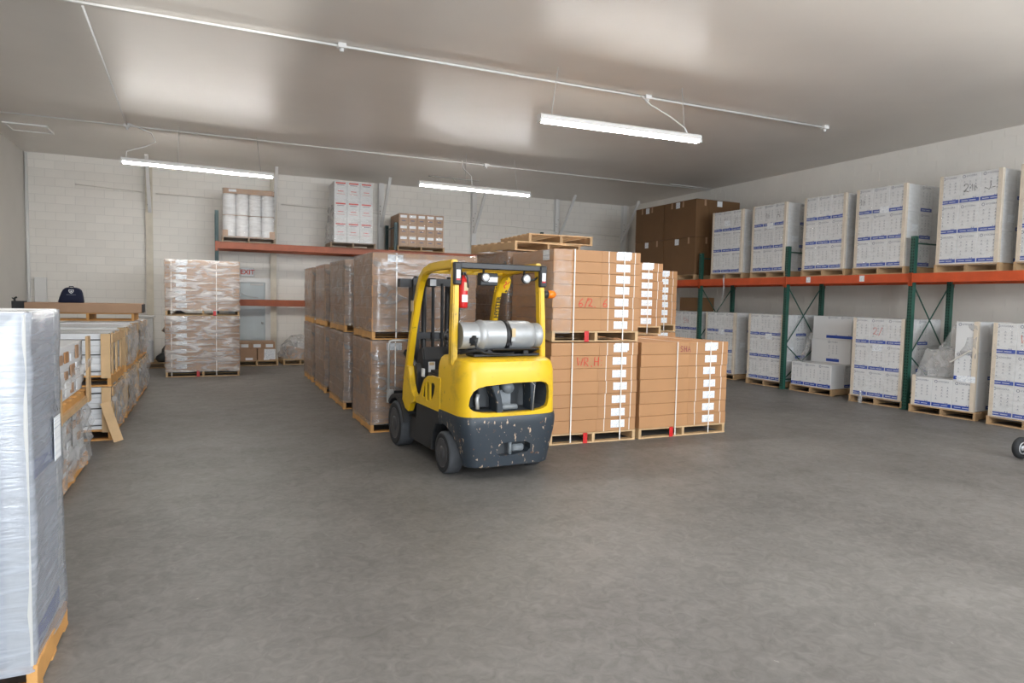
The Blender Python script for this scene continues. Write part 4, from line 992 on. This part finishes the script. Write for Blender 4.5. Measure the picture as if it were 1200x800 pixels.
# gas tank lying across the counterweight
T = Vector((.0, -.17, 1.392))
s = MB(); s.lathe([(.02, -.30), (.10, -.295), (.135, -.275), (.148, -.25), (.156, -.235), (.156, -.215), (.149, -.205), (.149, -.19), (.149, .27), (.143, .31), (.125, .345), (.09, .365), (.02, .37)], 36, T, 'x'); tk = s.build('gas_tank', 'steel', FK)
m = MB().lathe([(.122, -.45), (.129, -.455), (.131, -.44), (.131, -.27), (.119, -.27), (.119, -.44), (.122, -.45)], 36, T, 'x').mesh('c', 'steel')
m = boolean(m, [MB().box(-.39, -.30, -.40, -.2, 1.30, 1.40).mesh('c', 'steel', .02, 2)]); m.materials.clear(); m.materials.append(M['steel'])
put('tank_collar', m, tk)
s = MB(); s.lathe([(.118, .345), (.118, .425), (.122, .432), (.126, .425), (.126, .335)], 36, T, 'x'); s.build('tank_foot_ring', 'steel', tk)
s = MB(); s.lathe([(.02, -.31), (.03, -.35), (.022, -.39), (.028, -.41)], 12, T, 'x'); s.build('tank_valve', 'tan_tag', tk)
s = MB(); s.lathe([(.151, .005), (.1535, .005), (.1535, .055), (.151, .055)], 36, T, 'x'); s.build('tank_strap', 'black_metal', tk)
cbox('strap_buckle', 'tan_tag', tk, .055, .095, T.y-.158, T.y-.145, 1.385, 1.47); cbox('strap_buckle', 'steel', tk, .05, .085, T.y-.16, T.y-.145, 1.345, 1.38)
s = MB()
for i in range(3): s.ribbon([(.015+i*.022, 1.30), (.022+i*.022, 1.34)], .012, T.y-.1375)
s.build('tank_print', 'ink_black', tk)
s = MB(); s.box(-.33, .40, -.27, -.07, 1.19, 1.215); s.box(-.2, -.14, -.3, -.05, 1.21, 1.26); s.box(.2, .26, -.3, -.05, 1.21, 1.26); s.prism([(-.2, 1.215), (-.34, 1.26), (-.34, 1.275), (-.2, 1.235)], -.16, .36, 'x'); s.build('tank_bracket', 'black_metal', FK, bevel=.005)
s = MB(); s.tube([(-.34, -.30, 1.35), (-.33, -.335, 1.28), (-.25, -.33, 1.235), (-.05, -.3, 1.215), (.1, -.27, 1.22), (.14, -.2, 1.25)], .011, 7); s.build('gas_hose', 'rubber', FK)
s = MB(); s.tube([(-.42, -.14, 1.22), (-.30, -.25, 1.25), (-.1, -.26, 1.25)], .018, 7); s.tube([(-.4, -.05, 1.2), (-.43, .0, 1.35), (-.36, .05, 1.5)], .014, 7); s.build('gas_hose', 'rubber', FK)
# seat, hood, wheel, dash
s = MB(); s.box(-.43, .43, .10, .74, .60, .97); s.build('engine_hood', 'black_plastic', FK, bevel=.03, seg=2)
s = MB(); s.box(-.24, .24, .14, .62, .97, 1.09); st = s.build('seat_cushion', 'black_plastic', FK, bevel=.03, seg=2)
s = MB(); s.prism([(.08, 1.05), (.17, 1.05), (.13, 1.45), (.05, 1.45)], -.23, .23); s.build('seat_back', 'black_plastic', FK, bevel=.03, seg=2)
s = MB(); s.box(-.42, .42, .74, 1.3, .58, .61); s.build('floor_plate', 'black_metal', FK)
s = MB(); s.prism([(1.08, .60), (1.3, .60), (1.3, 1.0), (1.22, 1.17), (1.1, 1.19), (1.06, 1.05)], -.36, .36); ds = s.build('dashboard', 'black_plastic', FK, bevel=.015, seg=2)
cbox('warning_label', 'paper', ds, -.30, -.22, 1.054, 1.058, .90, 1.02); cbox('warning_label', 'tan_tag', ds, -.29, -.23, 1.052, 1.0545, .98, 1.015); cbox('warning_label', 'paper', FK, -.455, -.435, .80, .86, .88, .97)
s = MB(); s.prism([(.99, .62), (1.08, .62), (1.1, .95), (1.02, 1.02), (.95, .92)], -.47, -.40); s.build('knee_panel', 'black_plastic', FK, bevel=.012)
s = MB(); s.tube([(-.02, 1.08, 1.05), (-.02, .90, 1.25)], .03, 10); s.build('steering_column', 'black_plastic', FK)
s = MB(); c0 = Vector((-.02, .87, 1.29)); ax = Vector((0, -.62, .78)); u_ = Vector((1, 0, 0)); w_ = ax.cross(u_)
s.tube([c0+(u_*math.cos(2*math.pi*k/24)+w_*math.sin(2*math.pi*k/24))*.165 for k in range(25)], .016, 8)
for k in range(3): s.tube([c0-ax*.02, c0+(u_*math.cos(2.1*k)+w_*math.sin(2.1*k))*.16], .012, 6)
s.tube([c0-ax*.04, c0+ax*.02], .04, 10); s.tube([c0-u_*.15, c0-u_*.15+ax*.07], .022, 8); s.build('steering_wheel', 'black_plastic', FK)
s = MB()
for i in range(3): s.tube([(.2+.06*i, 1.0, 1.1), (.2+.06*i, .9, 1.3)], .008, 6); s.tube([(.2+.06*i, .9, 1.29), (.2+.06*i, .88, 1.33)], .018, 8)
s.build('control_lever', 'black_plastic', FK)
# mast, carriage and forks
for sx in (-1, 1):
    s = MB(); s.box(sx*.29-.02, sx*.29+.02, 1.60, 1.76, .10, 1.98); s.box(sx*.29-.02 if sx < 0 else sx*.29-.07, sx*.29+.07 if sx < 0 else sx*.29+.02, 1.60, 1.625, .10, 1.98); s.build('mast_channel', 'black_metal', FK)
    s = MB(); s.box(sx*.22-.02, sx*.22+.02, 1.66, 1.78, .12, 2.02); s.build('mast_channel', 'black_metal', FK)
    s = MB(); s.tube([(sx*.15, 1.64, .25), (sx*.15, 1.64, 1.9)], .03, 12); s.build('lift_cylinder', 'black_metal', FK)
    s = MB(); s.bar((sx*.27, 1.2, .72), (sx*.38, 1.62, 1.1), .06, .06); s.build('tilt_cylinder', 'black_metal', FK)
    s = MB(); s.prism([(1.80, .06), (1.845, .04), (2.86, .04), (2.86, .05), (1.86, .085), (1.845, .10), (1.845, .62), (1.80, .62)], sx*.3-.05, sx*.3+.05); s.build('fork', 'black_metal', FK)
for z0, z1, w_ in ((.22, .34, .3), (1.25, 1.33, .3), (1.90, 1.99, .31)):
    s = MB(); s.box(-w_, w_, 1.58, 1.61, z0, z1); s.build('mast_crossmember', 'black_metal', FK)
s = MB(); s.box(-.46, -.27, 1.63, 1.74, 1.88, 1.98); s.build('mast_top_bracket', 'black_metal', FK)
for z0, z1 in ((.10, .22), (.48, .6)):
    s = MB(); s.box(-.48, .48, 1.785, 1.80, z0, z1); s.build('carriage_bar', 'black_metal', FK)
for sx in (-1, 1):
    s = MB(); s.tube([(sx*.555, 1.76, .46), (sx*.555, 1.76, 1.18), (sx*.54, 1.76, 1.215), (sx*.50, 1.76, 1.225), (0, 1.76, 1.225)], .016, 8); s.build('load_backrest', 'grey_tube', FK)
    s = MB(); s.box(sx*.53-.04, sx*.53+.04, 1.745, 1.785, .46, .62); s.build('backrest_bracket', 'grey_tube', FK)
s = MB(); s.tube([(.05, 1.57, .5), (.06, 1.56, 1.2), (.06, 1.57, 1.93)], .02, 7); s.tube([(-.06, 1.57, .5), (-.06, 1.56, 1.2), (-.06, 1.57, 1.93)], .02, 7); s.build('mast_hose', 'rubber', FK)
# wheels
def wheel(name, x, y, r_, w_, m, sx, hubm):
    s = MB(); s.lathe([(r_*.64, -w_/2), (r_*.94, -w_/2), (r_, -w_/2+.015), (r_, w_/2-.015), (r_*.94, w_/2), (r_*.64, w_/2)], 40, (0, 0, 0), 'x'); o = s.build(name, m, FK, (x, y, r_))
    e = sx*w_/2
    s = MB(); s.lathe([(r_*.92, e+sx*.0005), (r_*.90, e+sx*.003), (r_*.70, e+sx*.003), (r_*.68, e+sx*.0005)], 40, (0, 0, 0), 'x'); s.build('sidewall', 'rubber', o)
    s = MB(); s.lathe([(r_*.70, e+sx*.004), (r_*.67, e+sx*.008), (r_*.64, e+sx*.004), (r_*.62, e-sx*.03), (r_*.44, e-sx*.035), (r_*.36, e-sx*.02), (r_*.33, e+sx*.004), (r_*.22, e+sx*.016), (0, e+sx*.017)], 32, (0, 0, 0), 'x'); s.build('wheel_hub', hubm, o)
    s = MB()
    for k in range(6): s.lathe([(.011, min(0, sx*.02)), (.011, max(0, sx*.02))], 6, (e-sx*.03, r_*.5*math.cos(k*1.047), r_*.5*math.sin(k*1.047)), 'x')
    stuff(s.build('wheel_nuts', 'engine_grey', o))
for sx in (-1, 1):
    wheel('rear_wheel', sx*.462, -.0, .212, .15, 'rubber_worn', sx, 'hub_grey'); wheel('front_wheel', sx*.485, 1.43, .265, .18, 'rubber_worn', sx, 'hub_grey')

# ------------------------------------------------------------------ hand truck cut by the right picture edge
t = thing('hand_truck', 'hand truck whose black pneumatic wheel shows at the right picture edge', 'hand truck', (8.74, 4.64, 0), -6)
def truck_wheel(y):
    prof = [(.07, -.022), (.085, -.034), (.11, -.036), (.126, -.02), (.13, 0), (.126, .02), (.11, .036), (.085, .034), (.07, .022)]
    s = MB(); s.lathe(prof, 30, (0, 0, 0), 'y'); o = s.build('tyre', 'rubber', t, (0, y, .13))
    s = MB(); s.lathe([(.018, -.04), (.03, -.035), (.035, -.012), (.055, -.014), (.064, -.034), (.072, -.036), (.072, .036), (.064, .034), (.055, .014), (.03, .035), (.018, .04)], 24, (0, 0, 0), 'y'); r_ = s.build('wheel_rim', 'steel', o)
    s = MB(); s.lathe([(.0, -.052), (.014, -.05), (.016, -.035)], 10, (0, 0, 0), 'y'); s.build('axle_nut', 'red_paint', r_)
truck_wheel(0); truck_wheel(-.46)
s = MB(); s.tube([(0, -.49, .13), (0, .03, .13)], .009, 8); s.build('axle', 'steel', t)
for y in (-.08, -.38):
    s = MB(); s.tube([(.17, y, .03), (.19, y, .5), (.17, y, 1.1), (.10, y, 1.28)], .014, 8); s.build('rail', 'red_paint', t)
    s = MB(); s.bar((0, y, .13), (.18, y, .3), .02, .012); s.bar((0, y, .13), (.17, y, .05), .02, .012); s.build('axle_bracket', 'red_paint', t)
s = MB(); s.tube([(.10, -.08, 1.28), (.10, -.38, 1.28)], .014, 8); s.build('handle', 'red_paint', t)
for z in (.3, .6, .9):
    s = MB(); s.tube([(.185, -.08, z), (.185, -.38, z)], .010, 6); s.build('cross_tube', 'red_paint', t)
s = MB(); s.box(.16, .42, -.41, -.05, .003, .012); s.build('toe_plate', 'red_paint', t)
